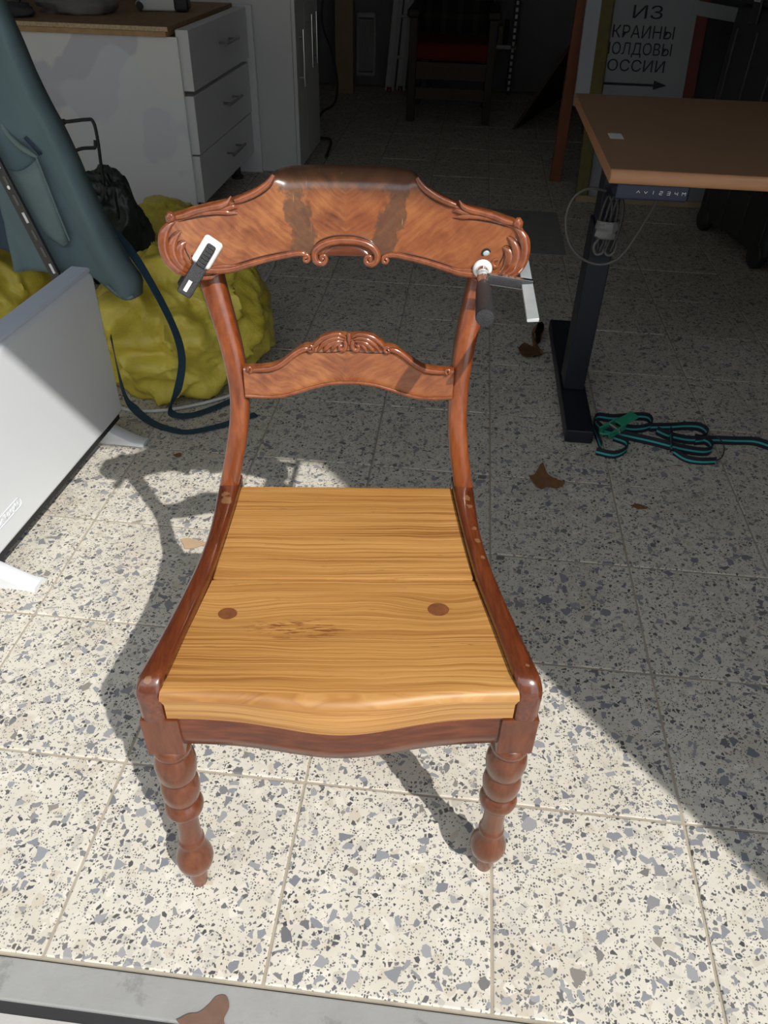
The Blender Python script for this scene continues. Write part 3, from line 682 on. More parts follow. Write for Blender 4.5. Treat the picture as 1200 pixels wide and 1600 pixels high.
# ================================================================ clamps on the chair
CL = thing('bar_clamp', 'small black bar clamp with milky plastic pad gripping the left end of the crest rail', 'clamp', (-0.090, 0.535, 0.0), math.radians(7.2))
n0 = Vector((0.2, -1, .2)).normalized()
def frame_on(X, Z, ang, off):
    """matrix on the crest face: x along ang in the face, z outward"""
    nrm = Vector((-2*.03*X/.22**2, -1, .2)).normalized(); e1 = Vector((1, 0, 0)); e1 = (e1-nrm*e1.dot(nrm)).normalized(); e2 = nrm.cross(e1)
    a = e1*math.cos(ang)+e2*math.sin(ang); b = nrm.cross(a); p = crest_pt(X, Z, off)
    return Matrix(((a.x, b.x, nrm.x, p.x), (a.y, b.y, nrm.y, p.y), (a.z, b.z, nrm.z, p.z), (0, 0, 0, 1)))
F = frame_on(-.1760, .7640, math.radians(55), .0)
pad = box('clamp_pad', (-.017, -.0125, .0006), (.0215, .0125, .0085), M_padw, CL, .0045, 4, F)
bm = bmesh.new()
add_box(bm, (-.058, -.0095, .0095), (-.016, .0095, .0205), .003, 2, F); add_box(bm, (-.020, -.0060, .0085), (.014, .0060, .0165), .0025, 2, F)
bm_obj('fixed_jaw', bm, M_black_cast, CL)
for k in range(6): box('jaw_rib', (-.016+k*.005, -.0045, .016), (-.0138+k*.005, .0045, .0178), M_black_cast, CL, .0005, 1, F)
box('white_mark', (-.052, -.0012, .0204), (-.037, .0036, .0209), M_padw, CL, 0, 1, F)
box('clamp_bar', (-.052, -.0035, -.085), (-.046, .0035, .012), M_black_cast, CL, .001, 1, F)
bm = bmesh.new(); add_box(bm, (-.060, -.008, -.048), (.006, .008, -.032), .003, 2, F); bm_obj('sliding_jaw', bm, M_black_cast, CL)
lathe('screw', [(.0002, -.080), (.005, -.080), (.005, -.030), (.0075, -.029), (.0075, -.0255), (.0002, -.0255)], M_black_cast, CL, 14, F)

CR = thing('bar_clamp', 'steel bar clamp with round black handle gripping the right end of the crest rail', 'clamp', (-0.090, 0.535, 0.0), math.radians(7.2))
ax = Vector((-.10, -1, -.005)).normalized(); p0 = crest_pt(.1755, .7515, 0)
e1 = Vector((1, 0, -.10)); e1 = (e1-ax*e1.dot(ax)).normalized(); e2 = ax.cross(e1)
G = Matrix(((e1.x, e2.x, ax.x, p0.x), (e1.y, e2.y, ax.y, p0.y), (e1.z, e2.z, ax.z, p0.z), (0, 0, 0, 1)))
lathe('clamp_pad', [(.001, .0008), (.0115, .0008), (.0125, .003), (.0115, .006), (.0085, .008), (.001, .008)], M_padw, CR, 24, G)
lathe('screw', [(.001, .007), (.0075, .007), (.0082, .010), (.0068, .014), (.0060, .026), (.0074, .028), (.0074, .044), (.0058, .056), (.001, .056)], M_chrome, CR, 20, G)
lathe('handle', [(.001, .054), (.0070, .054), (.0084, .060), (.0096, .074), (.0106, .125), (.0110, .148), (.0103, .1515), (.001, .1525)], M_black_cast, CR, 24, G)
bm = bmesh.new(); add_box(bm, (.004, -.0060, .028), (.062, .0060, .0370), .002, 2, G); bm_obj('sliding_jaw', bm, M_black_cast, CR)
bm = bmesh.new(); add_box(bm, (.007, -.0066, .0290), (.0625, -.0056, .0355), .0004, 1, G); add_box(bm, (.007, .0056, .0290), (.0625, .0066, .0355), .0004, 1, G); bm_obj('jaw_flange', bm, M_chrome, CR)
G2 = G @ Matrix.Translation((.0560, 0, 0))
box('clamp_bar', (-.0070, -.0022, -.075), (.0070, .0022, .138), M_steel, CR, .0006, 1, G2 @ Matrix.Rotation(math.radians(12), 4, 'Z'))
bm = bmesh.new(); add_box(bm, (-.004, -.006, -.062), (.062, .006, -.050), .002, 2, G); add_box(bm, (-.006, -.006, -.052), (.010, .006, -.032), .002, 2, G); bm_obj('fixed_jaw', bm, M_black_cast, CR)

# ================================================================ heater
HT = thing('panel_heater', 'white flat electric panel heater on two white feet beside the chair', 'heater', (-0.845, 1.640, 0.0), math.radians(-3.4))
bm = bmesh.new(); add_box(bm, (-.055, -.80, .052), (0.0, .028, .430), .014, 4); bm_obj('body', bm, M_white_htr, HT)
box('top_cover', (-.052, -.795, .428), (-.006, .024, .440), M_grey_pl, HT, .004, 2)
box('base_gap', (-.050, -.78, .040), (-.006, .010, .053), M_dark, HT)
for yy in (-.035, -.575):
    rows = []
    for i in range(13):
        t = i/12; x = -.135+.215*t; a = abs((x+.0275)/.1075); h = .010+.040*max(0, 1-a*1.15)**1.2; wd = .019
        rows.append([Vector((x, yy-wd, .0)), Vector((x, yy-wd, h-.003)), Vector((x, yy-wd+.004, h)), Vector((x, yy+wd-.004, h)), Vector((x, yy+wd, h-.003)), Vector((x, yy+wd, .0))])
    grid('foot', rows, M_white_htr, HT, True, True, 40)
# embossed oval brand mark
Ml = Matrix.Translation((.0006, -.500, .118)) @ Matrix.Rotation(math.radians(90), 4, 'Z') @ Matrix.Rotation(math.radians(90), 4, 'X')
pts = []
for k in range(33):
    A = 2*math.pi*k/32; cx = .038 if math.cos(A) > 0 else -.038; pts.append(Ml @ Vector((cx+.011*math.cos(A), .011*math.sin(A), 0)))
v, f = tube_data(pts, .0010, 6); mesh_obj('brand_oval', v, f, M_white_htr, HT)
text_mesh('brand_lettering', "De'Longhi", .020, Ml, M_white_htr, HT, .0009, 1.0, .15, width=.078)

# ================================================================ yellow bags
def bag(name, label, loc, size, mat, seed, grp=None, neck=False, amp=.24, res=(130, 84), rz=0):
    rows = []; nu, nv = res; off = Vector((seed*7.3, seed*3.1, seed*1.7))
    for j in range(nv+1):
        ph = math.pi*j/nv; row = []
        for i in range(nu):
            th = 2*math.pi*i/nu; d = Vector((math.sin(ph)*math.cos(th), math.sin(ph)*math.sin(th), math.cos(ph)))
            n1 = noise.noise(d*1.6+off); dd = Vector((d.x*2.4+.9*noise.noise(d*2+off), d.y*2.4, d.z*1.5+.8*noise.noise(d*1.7-off)))
            n2 = -abs(noise.noise(dd*.9+off))*1.0-abs(noise.noise(dd*2.0-off))*.38-abs(noise.noise(dd*4.5+off*2))*.10+.55; n3 = 0.0
            r = 1+amp*(n1*.8+n2-.35+n3*.5)
            p = Vector((d.x*size[0]*r, d.y*size[1]*r, d.z*size[2]*r))
            # boxy lower body, sagging on the floor
            sq = 1+.18*max(0.0, -d.z)*(1 if d.z > -.8 else (1+d.z)/.2); p.x *= sq; p.y *= sq; p.z = max(p.z, -size[2]*.78+.01*n3); row.append(p+Vector((0, 0, size[2]*.78)))
        rows.append(row)
    R = Matrix.Translation(loc) @ Matrix.Rotation(rz, 4, 'Z')
    rows = [[p for p in r] for r in rows]
    o = grid(name, rows, mat, None, True, True, 75); o.matrix_world = R
    return tag(o, label, 'bag', grp)
bag('rubbish_bag', 'large crumpled yellow plastic bag standing on the floor behind the white heater', (-.80, 2.045, 0), (.245, .27, .208), M_yel, 1, 'yellow plastic bags', amp=.30)
bag('rubbish_bag', 'yellow plastic bag lying at the foot of the white drawer unit', (-1.17, 2.98, 0), (.16, .16, .115), M_yel, 2, 'yellow plastic bags')
bag('rubbish_bag', 'yellow plastic bag at the left edge behind the hanging work trousers', (-1.34, 2.02, 0), (.20, .26, .22), M_yel, 3, 'yellow plastic bags')
bag('rubbish_bag', 'black plastic rubbish bag hanging in the wire stand', (-1.205, 2.60, .02), (.125, .125, .215), M_blkbag, 4, None, amp=.22)
# wire stand that holds the black bag
WS = thing('bag_stand', 'black bent wire stand holding the black rubbish bag', 'bag stand', (-1.22, 2.62, 0))
tube('hoop', [(-.19, -.05, 0), (-.19, -.05, .30), (-.185, -.05, .525), (-.16, -.05, .543), (-.07, -.05, .547), (.005, -.05, .557), (.026, -.05, .552), (.030, -.05, .50), (.022, -.05, .35), (.02, -.05, 0)], .0055, M_black_pl, WS, n=60, seg=8)
tube('hook', [(.022, -.052, .498), (.020, -.058, .478), (.010, -.06, .476), (-.020, -.065, .474), (-.045, -.07, .466), (-.065, -.08, .452), (-.088, -.09, .437)], .0055, M_black_pl, WS, n=40, seg=8)
tube('collar', [(-.080, -.05, .5465), (-.068, -.05, .5475)], .0085, M_black_pl, WS, n=2, seg=10)
for k in (-1, 1): tube('foot', [(-.085+k*.105, -.12, .006), (-.085+k*.105, .16, .006)], .0055, M_black_pl, WS, n=2, seg=8)
# ================================================================ work trousers hanging at the left
TR = thing('work_trousers', 'faded dark teal work trousers hanging at the left above the white heater', 'trousers', (-1.1, 1.76, .34))
RE = [(.338, -.785), (.376, -.778), (.46, -.818), (.582, -.869), (.70, -.906), (.764, -.927), (.914, -.968), (1.10, -1.01)]
def bot_z(x): return interp(x, [(-1.40, .36), (-1.026, .393), (-.958, .405), (-.881, .386), (-.826, .345), (-.80, .338), (-.775, .340)])
def cloth_sheet(name, x0, mat, ybase, parent, off=(1.1, -1.76, -.34), nx=44, nz=50, bulge=.045, re=RE, bz=bot_z, top=1.10, thick=.012, ph=0.0):
    rows = []
    for j in range(nz+1):
        v = j/nz; row = []
        for i in range(nx+1):
            u = i/nx
            zz = bz(-.80)+(top-bz(-.80))*(1-v); xr = interp(max(zz, .345), re); x = x0+(xr-x0)*u
            zb = bz(x); z = zb+(top-zb)*(1-v)
            edge = min(1, u/.08, (1-u)/.10)
            y = ybase-bulge*math.sqrt(max(0, edge*(2-edge)))+.012*math.sin(x*38+z*9+ph)*edge+.014*noise.noise(Vector((x*9, z*6, ph)))-.010*abs(noise.noise(Vector((x*14+z*10, z*9-x*6, ph+4))))+.03*(zz-.35)
            row.append(Vector((x+off[0], y+off[1], z+off[2])))
        rows.append(row)
    return grid(name, rows, mat, parent, angle=80, solid=thick)
front = cloth_sheet('trouser_leg', -1.085, M_denim, 1.775, TR)
cloth_sheet('trouser_leg', -1.42, M_navy, 1.800, TR, re=[(.3, -1.06), (1.1, -1.075)], bz=lambda x: .42+.25*(x+1.05)*-1, ph=2.0)
def front_y(x, z): return 1.775-.045+.03*(z-.35)
def onf(x, z, d=.012): return Vector((x+1.1, front_y(x, z)-d-1.76, z-.34))
# pocket: lower patch and open lip, with seam
rows = []
PK = [((-1.035, .640), (-.948, .655)), ((-1.030, .600), (-.940, .620)), ((-1.022, .560), (-.933, .580)), ((-1.005, .520), (-.926, .535)), ((-.975, .490), (-.921, .500)), ((-.935, .470), (-.917, .474))]
for (a, b), (c, d) in PK: rows.append([onf(a+(c-a)*k/8, b+(d-b)*k/8-.018*math.sin(math.pi*k/8)*(1 if (a, b) == (-1.035, .640) else .2), .013+.010*math.sin(math.pi*k/8)) for k in range(9)])
grid('pocket', rows, M_denim2, TR, angle=80, solid=.003)
tube('pocket_lip', [onf(-1.022, .775, .006), onf(-1.008, .715, .014), onf(-.985, .685, .016), onf(-.960, .668, .016), onf(-.947, .658, .012)], [.002, .006, .007, .006, .003], M_denim2, TR, seg=8)
rows = []
for k in range(9):
    t = k/8; a = Vector((-1.018+.072*t, 0, .760-.100*t**.8)); rows.append([onf(a.x, a.z+.004, .006), onf(a.x+.008, a.z+.014-.010*t, .0055), onf(a.x+.014*(1-t), a.z+.030*(1-t), .005)])
grid('pocket_opening', rows, M_navy, TR, angle=80, solid=.002)
tube('seam', [onf(-.947, .658, .016), onf(-.940, .62, .016), onf(-.931, .57, .015), onf(-.922, .52, .014), onf(-.914, .478, .012)], .0022, M_seam, TR, seg=6)
tube('hem', [onf(-.846, .372, .004), onf(-.825, .353, .006), onf(-.800, .344, .006), onf(-.784, .350, .004)], .004, M_denim2, TR, seg=8)
# slotted black strip in front of the trousers
SL = thing('slotted_strip', 'black slotted metal strip leaning upright at the left edge against the trousers', 'metal strip', (-.985, 1.66, .40))
a, b = Vector((0.035, .03, .0)), Vector((-.125, .045, .52)); d = (b-a).normalized(); wv = Vector((1, -.3, 0)); wv = (wv-d*wv.dot(d)).normalized(); nv = d.cross(wv)
Ms = Matrix(((wv.x, nv.x, d.x, a.x), (wv.y, nv.y, d.y, a.y), (wv.z, nv.z, d.z, a.z), (0, 0, 0, 1)))
box('strip', (-.015, -.004, -.01), (.015, .004, .54), M_black_pl, SL, .001, 1, Ms)
for k in range(13): box('slot_plate', (.000, -.0052, .010+k*.040), (.008, -.0036, .034+k*.040), M_gcable if k % 3 else M_alu, SL, .0005, 1, Ms)
lathe('screw', [(.0005, -.0075), (.0045, -.007), (.0045, -.003), (.0005, -.003)], M_chrome, SL, 12, Ms @ Matrix.Translation((.004, .0, .21)) @ Matrix.Rotation(math.radians(-90), 4, 'X'))

# straps behind the chair
ribbon_a = ribbon('webbing_strap', [(-.905, 1.86, .50), (-.830, 1.83, .440), (-.755, 1.76, .385), (-.690, 1.71, .285), (-.684, 1.72, .190), (-.708, 1.72, .100), (-.745, 1.735, .030), (-.730, 1.730, .012), (-.690, 1.748, .006), (-.640, 1.800, .004), (-.560, 1.900, .004), (-.50, 1.96, .004)], [(.4, .9, .3), (.4, .9, .3), (.3, .9, 0), (.3, .9, 0), (.6, .8, 0), (.8, .5, .2), (.2, .8, .4), (-.6, .6, .3), (-.7, .7, .1), (-.7, .7, .0), (-.7, .7, 0), (-.7, .7, 0)], M_strap, .022, .002, n=90)
tag(ribbon_a, 'dark teal webbing strap hanging over the yellow bag and bending along the floor', 'strap', 'dark teal straps')
ribbon_b = ribbon('webbing_strap', [(-.862, 1.72, .240), (-.862, 1.72, .150), (-.862, 1.73, .060), (-.840, 1.735, .012), (-.785, 1.695, .005), (-.730, 1.672, .004), (-.684, 1.664, .004), (-.64, 1.682, .004), (-.586, 1.720, .004), (-.52, 1.78, .004)], [(.3, -.9, 0), (.5, -.8, 0), (.8, -.6, 0), (.6, .7, .2), (.4, .9, 0), (.2, 1, 0), (0, 1, 0), (-.3, .9, 0), (-.6, .8, 0), (-.6, .8, 0)], M_strap, .022, .002, n=80)
tag(ribbon_b, 'dark teal webbing strap looping from beside the heater onto the floor', 'strap', 'dark teal straps')
o = tube('white_cable', [(-1.10, 1.79, .005), (-.96, 1.77, .005), (-.895, 1.757, .005), (-.837, 1.748, .005), (-.738, 1.779, .005), (-.624, 1.861, .005), (-.56, 1.95, .005), (-.60, 2.12, .005), (-.713, 2.326, .005), (-.731, 2.509, .005), (-.711, 2.719, .005), (-.725, 2.951, .005), (-.80, 3.3, .005)], .0048, M_wcable, None, n=80, seg=8)
tag(o, 'white power cable running along the floor past the yellow bag', 'cable')
# ================================================================ drawer unit, worktop, tall cabinet
DU = thing('drawer_unit', 'white three-drawer kitchen base unit with bar handles under the chipboard worktop', 'drawer unit', (-1.11, 3.28, 0))
box('side_panel', (-.95, -.015, .0), (-.015, .003, .705), M_cabside, DU, .001, 1)
box('carcass', (-.95, .003, .085), (-.030, .885, .700), M_cab, DU)
box('far_panel', (-.95, .885, .0), (.050, .905, .735), M_cab, DU, .001, 1)
for k, (z0, z1, dx) in enumerate(((.522, .728, .006), (.290, .505, .0), (.100, .284, -.004))):
    dr = box('drawer', (-.030+dx, .000, z0), (.020+dx, .875, z1), M_front, DU, .0015, 1)
    zc = (z0+z1)/2+.015; yc = .47
    tube('handle', [(.058+dx, yc-.105, zc), (.058+dx, yc+.105, zc)], .007, M_dsteel, dr, n=2, seg=10)
    for e in (-.075, .075): tube('handle_post', [(.018+dx, yc+e, zc), (.058+dx, yc+e, zc)], .0045, M_dsteel, dr, n=2, seg=8)
lathe('adjustable_foot', [(.001, .0), (.030, .0), (.030, .012), (.018, .02), (.018, .085), (.001, .085)], M_black_pl, DU, 16, Matrix.Translation((-.05, .76, 0)))
lathe('adjustable_foot', [(.001, .0), (.030, .0), (.030, .012), (.018, .02), (.018, .085), (.001, .085)], M_black_pl, DU, 16, Matrix.Translation((-.05, .08, 0)))
WT = thing('worktop', 'rough brown chipboard worktop on the white drawer unit', 'worktop', (-1.16, 3.245, .706))
box('top_sheet', (-1.26, .0, .0185), (.010, .918, .034), M_osb, WT, .001, 1)
box('sheet_edge', (-1.26, -.0015, .0190), (.011, .0, .0335), M_osbedge, WT)
box('edge_batten', (-1.24, .003, .0), (.0, .910, .018), M_beam, WT, .001, 1)
def lump(name, label, cat, loc, size, mat, seed, rz=0):
    rows = []; off = Vector((seed*3.7, seed*1.9, 2))
    for j in range(15):
        ph = math.pi*j/14; row = []
        for i in range(28):
            th = 2*math.pi*i/28; d = Vector((math.sin(ph)*math.cos(th), math.sin(ph)*math.sin(th), math.cos(ph))); r = 1+.28*noise.noise(d*2.3+off)+.14*noise.noise(d*6+off)
            row.append(Vector((d.x*size[0]*r, d.y*size[1]*r, max(d.z*size[2]*r, -size[2]*.55)+size[2]*.55)))
        rows.append(row)
    o = grid(name, rows, mat, None, True, True, 80); o.matrix_world = Matrix.Translation(loc) @ Matrix.Rotation(rz, 4, 'Z'); return tag(o, label, cat)
lump('folded_cloth', 'pale grey crumpled cloth on the back of the chipboard worktop', 'cloth', (-1.62, 3.56, .74), (.15, .11, .05), M_greycl, 1)
lump('work_glove', 'dark grey work glove at the front left of the worktop', 'glove', (-1.80, 3.37, .74), (.085, .06, .030), M_dkcl, 2)
lump('folded_cloth', 'rounded grey cloth bundle at the far left of the worktop', 'cloth', (-2.02, 3.62, .74), (.13, .12, .06), M_greycl, 3)
HB = thing('tool_pouch', 'black and white tool pouch lying on the worktop near its back', 'pouch', (-1.33, 3.74, .742), .2)
box('pouch_body', (-.09, -.04, 0), (.09, .08, .05), M_padw, HB, .012, 3)
box('black_flap', (.05, -.05, 0), (.11, .06, .06), M_black_pl, HB, .012, 3)
tube('black_handle', [(-.11, .02, .03), (-.095, -.03, .025), (-.085, -.07, .02)], [.012, .012, .015], M_black_pl, HB, seg=10)
tube('white_band', [(-.094, -.032, .0249), (-.090, -.045, .0235)], .0145, M_padw, HB, n=2, seg=10)
TC = thing('tall_cabinet', 'tall white cabinet with long vertical bar handles beyond the drawer unit', 'cabinet', (-.88, 4.20, 0))
box('body', (-.60, 0, .0), (-.001, .60, 2.05), M_front, TC, .001, 1)
for k, (y0, y1, hs) in enumerate(((.003, .225, (.030,)), (.228, .598, (.26, .39)))):
    dr = box('door', (.0, y0, .02), (.018, y1, 2.04), M_front, TC, .0015, 1)
    for yy in hs:
        z0, z1 = (.40, .64) if k == 0 else (.45, .68)
        tube('handle', [(.050, yy, z0), (.050, yy, z1)], .006, M_chrome, dr, n=2, seg=8)
        for zz in (z0+.035, z1-.035): tube('handle_post', [(.016, yy, zz), (.050, yy, zz)], .004, M_chrome, dr, n=2, seg=6)

# ================================================================ back of the garage
o = box('timber_post', (-1.02, 6.38, 0), (-.89, 6.50, 2.6), M_post, None, .003); tag(o, 'cream timber post standing near the back wall', 'post')
BK = thing('plastic_basket', 'white perforated plastic basket leaning on the back wall beside the timber post', 'basket', (-.84, 6.74, .06))
box('rim', (-.075, .0, .0), (.075, .03, .42), M_whitepl, BK, .02, 3)
box('mesh_panel', (-.058, -.006, .03), (.058, .004, .39), M_gcable, BK, .008, 2)
for k in range(11): box('mesh_bar', (-.052+k*.0104-.0025, -.009, .04), (-.052+k*.0104+.0025, -.005, .38), M_whitepl, BK)
LD = thing('step_ladder', 'folded aluminium ladder leaning against the back wall', 'ladder', (-.60, 6.55, 0))
for (x0, y0, x1) in ((-.035, .0, .075), (.045, .05, .145)):
    d = Vector((x1-x0, .17, 1.45)); n_ = 2
    pa = Vector((x0, y0, 0)); pb = pa+d
    V, Fc = tube_data([pa, pb], .034, 4, .6, (0, -1, 0)); mesh_obj('rail', V, Fc, M_alu, LD, 20)
for k in range(5): tube('rung', [(-.02+.022*k*1.45, .02+.03*k, .22+.26*k), (.06+.022*k*1.45, .06+.03*k, .22+.26*k)], .011, M_alu, LD, n=2, seg=8)
for (x0, y0) in ((-.035, .0), (.045, .05)): box('rubber_foot', (x0-.018, y0-.018, 0), (x0+.018, y0+.018, .030), M_rope, LD, .003, 1)
AC = thing('armchair', 'dark wooden armchair with red seat cushion at the back of the garage', 'armchair', (-.15, 5.55, 0))
for sx in (-.245, .245):
    box('leg', (sx-.025, -.02, 0), (sx+.025, .03, .58), M_dkwood, AC, .005); box('leg', (sx-.025, .55, 0), (sx+.025, .60, .58), M_dkwood, AC, .005)
    box('armrest', (sx-.04, -.05, .58), (sx+.04, .62, .625), M_dkwood, AC, .012, 3)
box('front_rail', (-.225, -.01, .245), (.225, .02, .345), M_mount, AC, .006); box('stretcher', (-.225, .0, .13), (.225, .02, .20), M_mount, AC, .004)
box('seat_cushion', (-.24, -.02, .350), (.24, .50, .450), M_red, AC, .035, 4)
Mb = Matrix.Translation((0, .47, .42)) @ Matrix.Rotation(math.radians(-14), 4, 'X'); box('back_cushion', (-.235, -.06, 0), (.235, .07, .68), M_plaid, AC, .045, 4, Mb)
SH = thing('shelf_rack', 'perforated steel shelf rack standing by the back wall', 'shelf rack', (.265, 6.60, 0))
box('upright', (-.018, 0, 0), (.018, .030, 1.9), M_black_pl, SH, .002, 1)
for k in range(26): box('upright_slot', (-.008, -.002, .03+k*.042), (.010, .001, .055+k*.042), M_alu, SH)
box('upright', (-.62, 0, 0), (-.585, .030, 1.9), M_black_pl, SH, .002, 1)
box('shelf', (-.62, .0, .300), (.02, .18, .325), M_alu, SH, .002, 1); box('shelf', (-.62, .0, .85), (.02, .18, .875), M_alu, SH, .002, 1)
for k, (xx, hh, mm, nm, lb) in enumerate(((-.10, .12, M_post, 'timber_offcut', 'pale timber offcut on the shelf rack'), (-.055, .15, M_brown, 'timber_offcut', 'dark timber offcut on the shelf rack next to the upright'))):
    o = box(nm, (.265+xx-.016, 6.63, .3255), (.265+xx+.016, 6.75, .325+hh), mm, None, .003, 1); tag(o, lb, 'offcut', 'offcuts on the shelf rack')
V = [Vector(v) for v in ((.27, 5.46, 0), (.64, 6.55, 0), (1.02, 6.45, .62), (.62, 5.36, .62))]; nb = (V[1]-V[0]).cross(V[3]-V[0]).normalized()*.018
o = mesh_obj('leaning_board', V+[v+nb for v in V], [(0, 1, 2, 3), (4, 5, 6, 7), (0, 1, 5, 4), (1, 2, 6, 5), (2, 3, 7, 6), (3, 0, 4, 7)], M_brown, None, 20); tag(o, 'dark brown board leaning in the shade at the back right', 'board')
o = box('timber_post', (.441, 4.285, 0), (.494, 4.340, 1.7), M_orange, None, .003); tag(o, 'orange-brown square timber post standing behind the desk', 'post')
tag(tube('black_cable', [(-1.045, 6.10, 1.2), (-1.05, 6.10, .70), (-1.06, 6.08, .48), (-1.0, 6.05, .33), (-.95, 6.0, .16), (-.95, 5.95, .04), (-.97, 5.85, .006), (-1.0, 5.6, .006), (-.92, 5.0, .006), (-.82, 4.9, .006), (-.78, 4.5, .006)], .008, M_bcable, None, n=70, seg=8), 'black cable hanging beside the timber post and trailing on the floor', 'cable')
# framed film-covered panel behind the desk
PN = thing('framed_panel', 'film-wrapped framed panel with a hand-lettered sign leaning behind the desk', 'panel', (.44, 3.95, 0)); PN.rotation_euler = (math.radians(-16.7), 0, 0)
k_ = 1/math.cos(math.radians(16.7))
box('white_stile', (.034, .0, .415), (.104, .03, 1.0), M_panelw, PN, .002, 1); box('olive_stile', (.100, -.004, .02), (.160, .03, 1.0), M_olive, PN, .002, 1)
box('back_sheet', (.10, .030, .0), (.80, .036, 1.0), M_dkcl, PN); box('lower_sheet', (.14, .012, .03), (.80, .018, .42), M_paper, PN)
box('bottom_rail', (.10, -.006, .0), (.80, .030, .030), M_post, PN, .002, 1)
sh = box('sign_sheet', (.12, .006, .45), (.525, .010, .94), M_paper, PN, label='grey paper sheet with black hand lettering and an arrow')
def onp(x, z, d=.0): return Matrix.Translation((x-.44, .0055-d, z*k_)) @ Matrix.Rotation(math.radians(90), 4, 'X')
for body, x, z, w_, hgt in (('ИЗ', .751, .762, .130, .070), ('УКРАИНЫ', .722, .688, .318, .068), ('МОЛДОВЫ', .722, .624, .318, .066), ('РОССИИ', .712, .560, .300, .064)):
    text_mesh('lettering', body, hgt, onp(x, z), M_ink, sh, .0004, width=w_)
bm = bmesh.new(); add_box(bm, (.150, .004, .492*k_-.006), (.40, .0056, .492*k_+.004)); 
vs = [bm.verts.new((.385, y, z*k_)) for y, z in ((.004, .510), (.004, .474))]+[bm.verts.new((.445, .004, .492*k_))]; bm.faces.new(vs); bm_obj('arrow', bm, M_ink, sh)
box('red_strip', (.527, .005, .45), (.575, .012, .94), M_rope, PN)
box('tape_band', (.50, -.006, .795), (.80, -.002, .850), M_paper, PN, 0, 1, Matrix.Translation((.50, 0, .82)) @ Matrix.Rotation(math.radians(7), 4, 'Y') @ Matrix.Translation((-.50, 0, -.82)))
rows = []
for j in range(25):
    row = []
    for i in range(31):
        x = .15+.64*i/30; z = .03+.96*j/24; row.append(Vector((x, -.012+.006*noise.noise(Vector((x*14, z*11, 1)))+.004*noise.noise(Vector((x*40, z*34, 5))), z)))
    rows.append(row)
grid('plastic_film', rows, M_film, PN, angle=25, solid=.0006)
# wheeled tool cases at the right edge
def toolcase(name, label, loc, size, rz):
    t = thing(name, label, 'tool case', loc, rz, 'black wheeled tool cases'); sx, sy, sz = size
    box('case_body', (0, 0, .05), (sx, sy, sz*.70), M_black_pl, t, .018, 3); box('lid', (-.006, -.006, sz*.71), (sx+.006, sy+.006, sz), M_black_pl, t, .018, 3)
    for yy in (.25, .70):
        box('latch', (-.014, sy*yy-.03, sz*.62), (-.004, sy*yy+.03, sz*.80), M_black_pl, t, .003, 1); box('latch_bar', (-.017, sy*yy-.02, sz*.735), (-.012, sy*yy+.02, sz*.75), M_steel, t)
    for k in range(4): box('rib', (-.006, .04+k*(sy-.10)/3, .08), (.004, .07+k*(sy-.10)/3, sz*.58), M_black_pl, t, .003, 1)
    for yy in (.06, sy-.06): lathe('wheel', [(.002, -.018), (.045, -.018), (.05, -.012), (.05, .012), (.045, .018), (.002, .018)], M_black_pl, t, 20, Matrix.Translation((.012, yy, .050)) @ Matrix.Rotation(math.radians(90), 4, 'Y'))
    return t
toolcase('tool_case', 'black wheeled tool case on the floor under the right side of the desk', (1.185, 3.12, 0), (.42, .58, .42), math.radians(13))
toolcase('tool_case', 'upper black tool case stacked behind the desk at the right edge', (1.12, 3.14, .424), (.44, .56, .60), math.radians(13))

# ================================================================ sit-stand desk
DK = thing('standing_desk', 'brown laminate height-adjustable desk on dark steel legs', 'desk', (.297, 1.703, 0))
top = box('desktop', (0, .006, .674), (1.40, .835, .700), M_desk, DK, .003, 2)
rows = []
for i in range(2):
    x = (-.0005, 1.4005)[i]; rows.append([Vector((x, .007-.007*math.sin(math.pi*k/10), .687-.0135*math.cos(math.pi*k/10))) for k in range(11)])
grid('rounded_edge', rows, M_deskedge, DK, False, False, 80, solid=.0015)
box('side_edge', (-.0015, .006, .6745), (.0, .835, .6995), M_deskedge, DK)
for x0 in (.032, 1.275):
    box('foot_beam', (x0-.008, .060, .0), (x0+.066, .760, .040), M_frame, DK, .006, 2)
    box('column', (x0, .280, .040), (x0+.058, .375, .50), M_frame, DK, .004, 2); box('inner_column', (x0+.006, .288, .50), (x0+.052, .367, .64), M_frame, DK, .003, 1)
    box('top_bracket', (x0+.002, .06, .640), (x0+.056, .77, .673), M_frame, DK, .003, 1)
box('crossbar', (.09, .300, .625), (1.29, .350, .672), M_frame, DK, .003, 1)
cp = box('control_panel', (.018, .012, .640), (.168, .075, .673), M_navypl, DK, .005, 2)
Mt = Matrix.Translation((.1120, .0115, .658)) @ Matrix.Rotation(math.radians(90), 4, 'X')
def glyph(name, strokes, x0, sc=.0048):
    chains = []
    for st in strokes:
        pts = [Vector((.060+x0+a*sc, .0112, .6575+b*sc)) for a, b in st]
        for p, q_ in zip(pts, pts[1:]): chains.append(([p, (p+q_)/2, q_], .00055))
    multi_tube(name, chains, M_whiteprint, cp, seg=5)
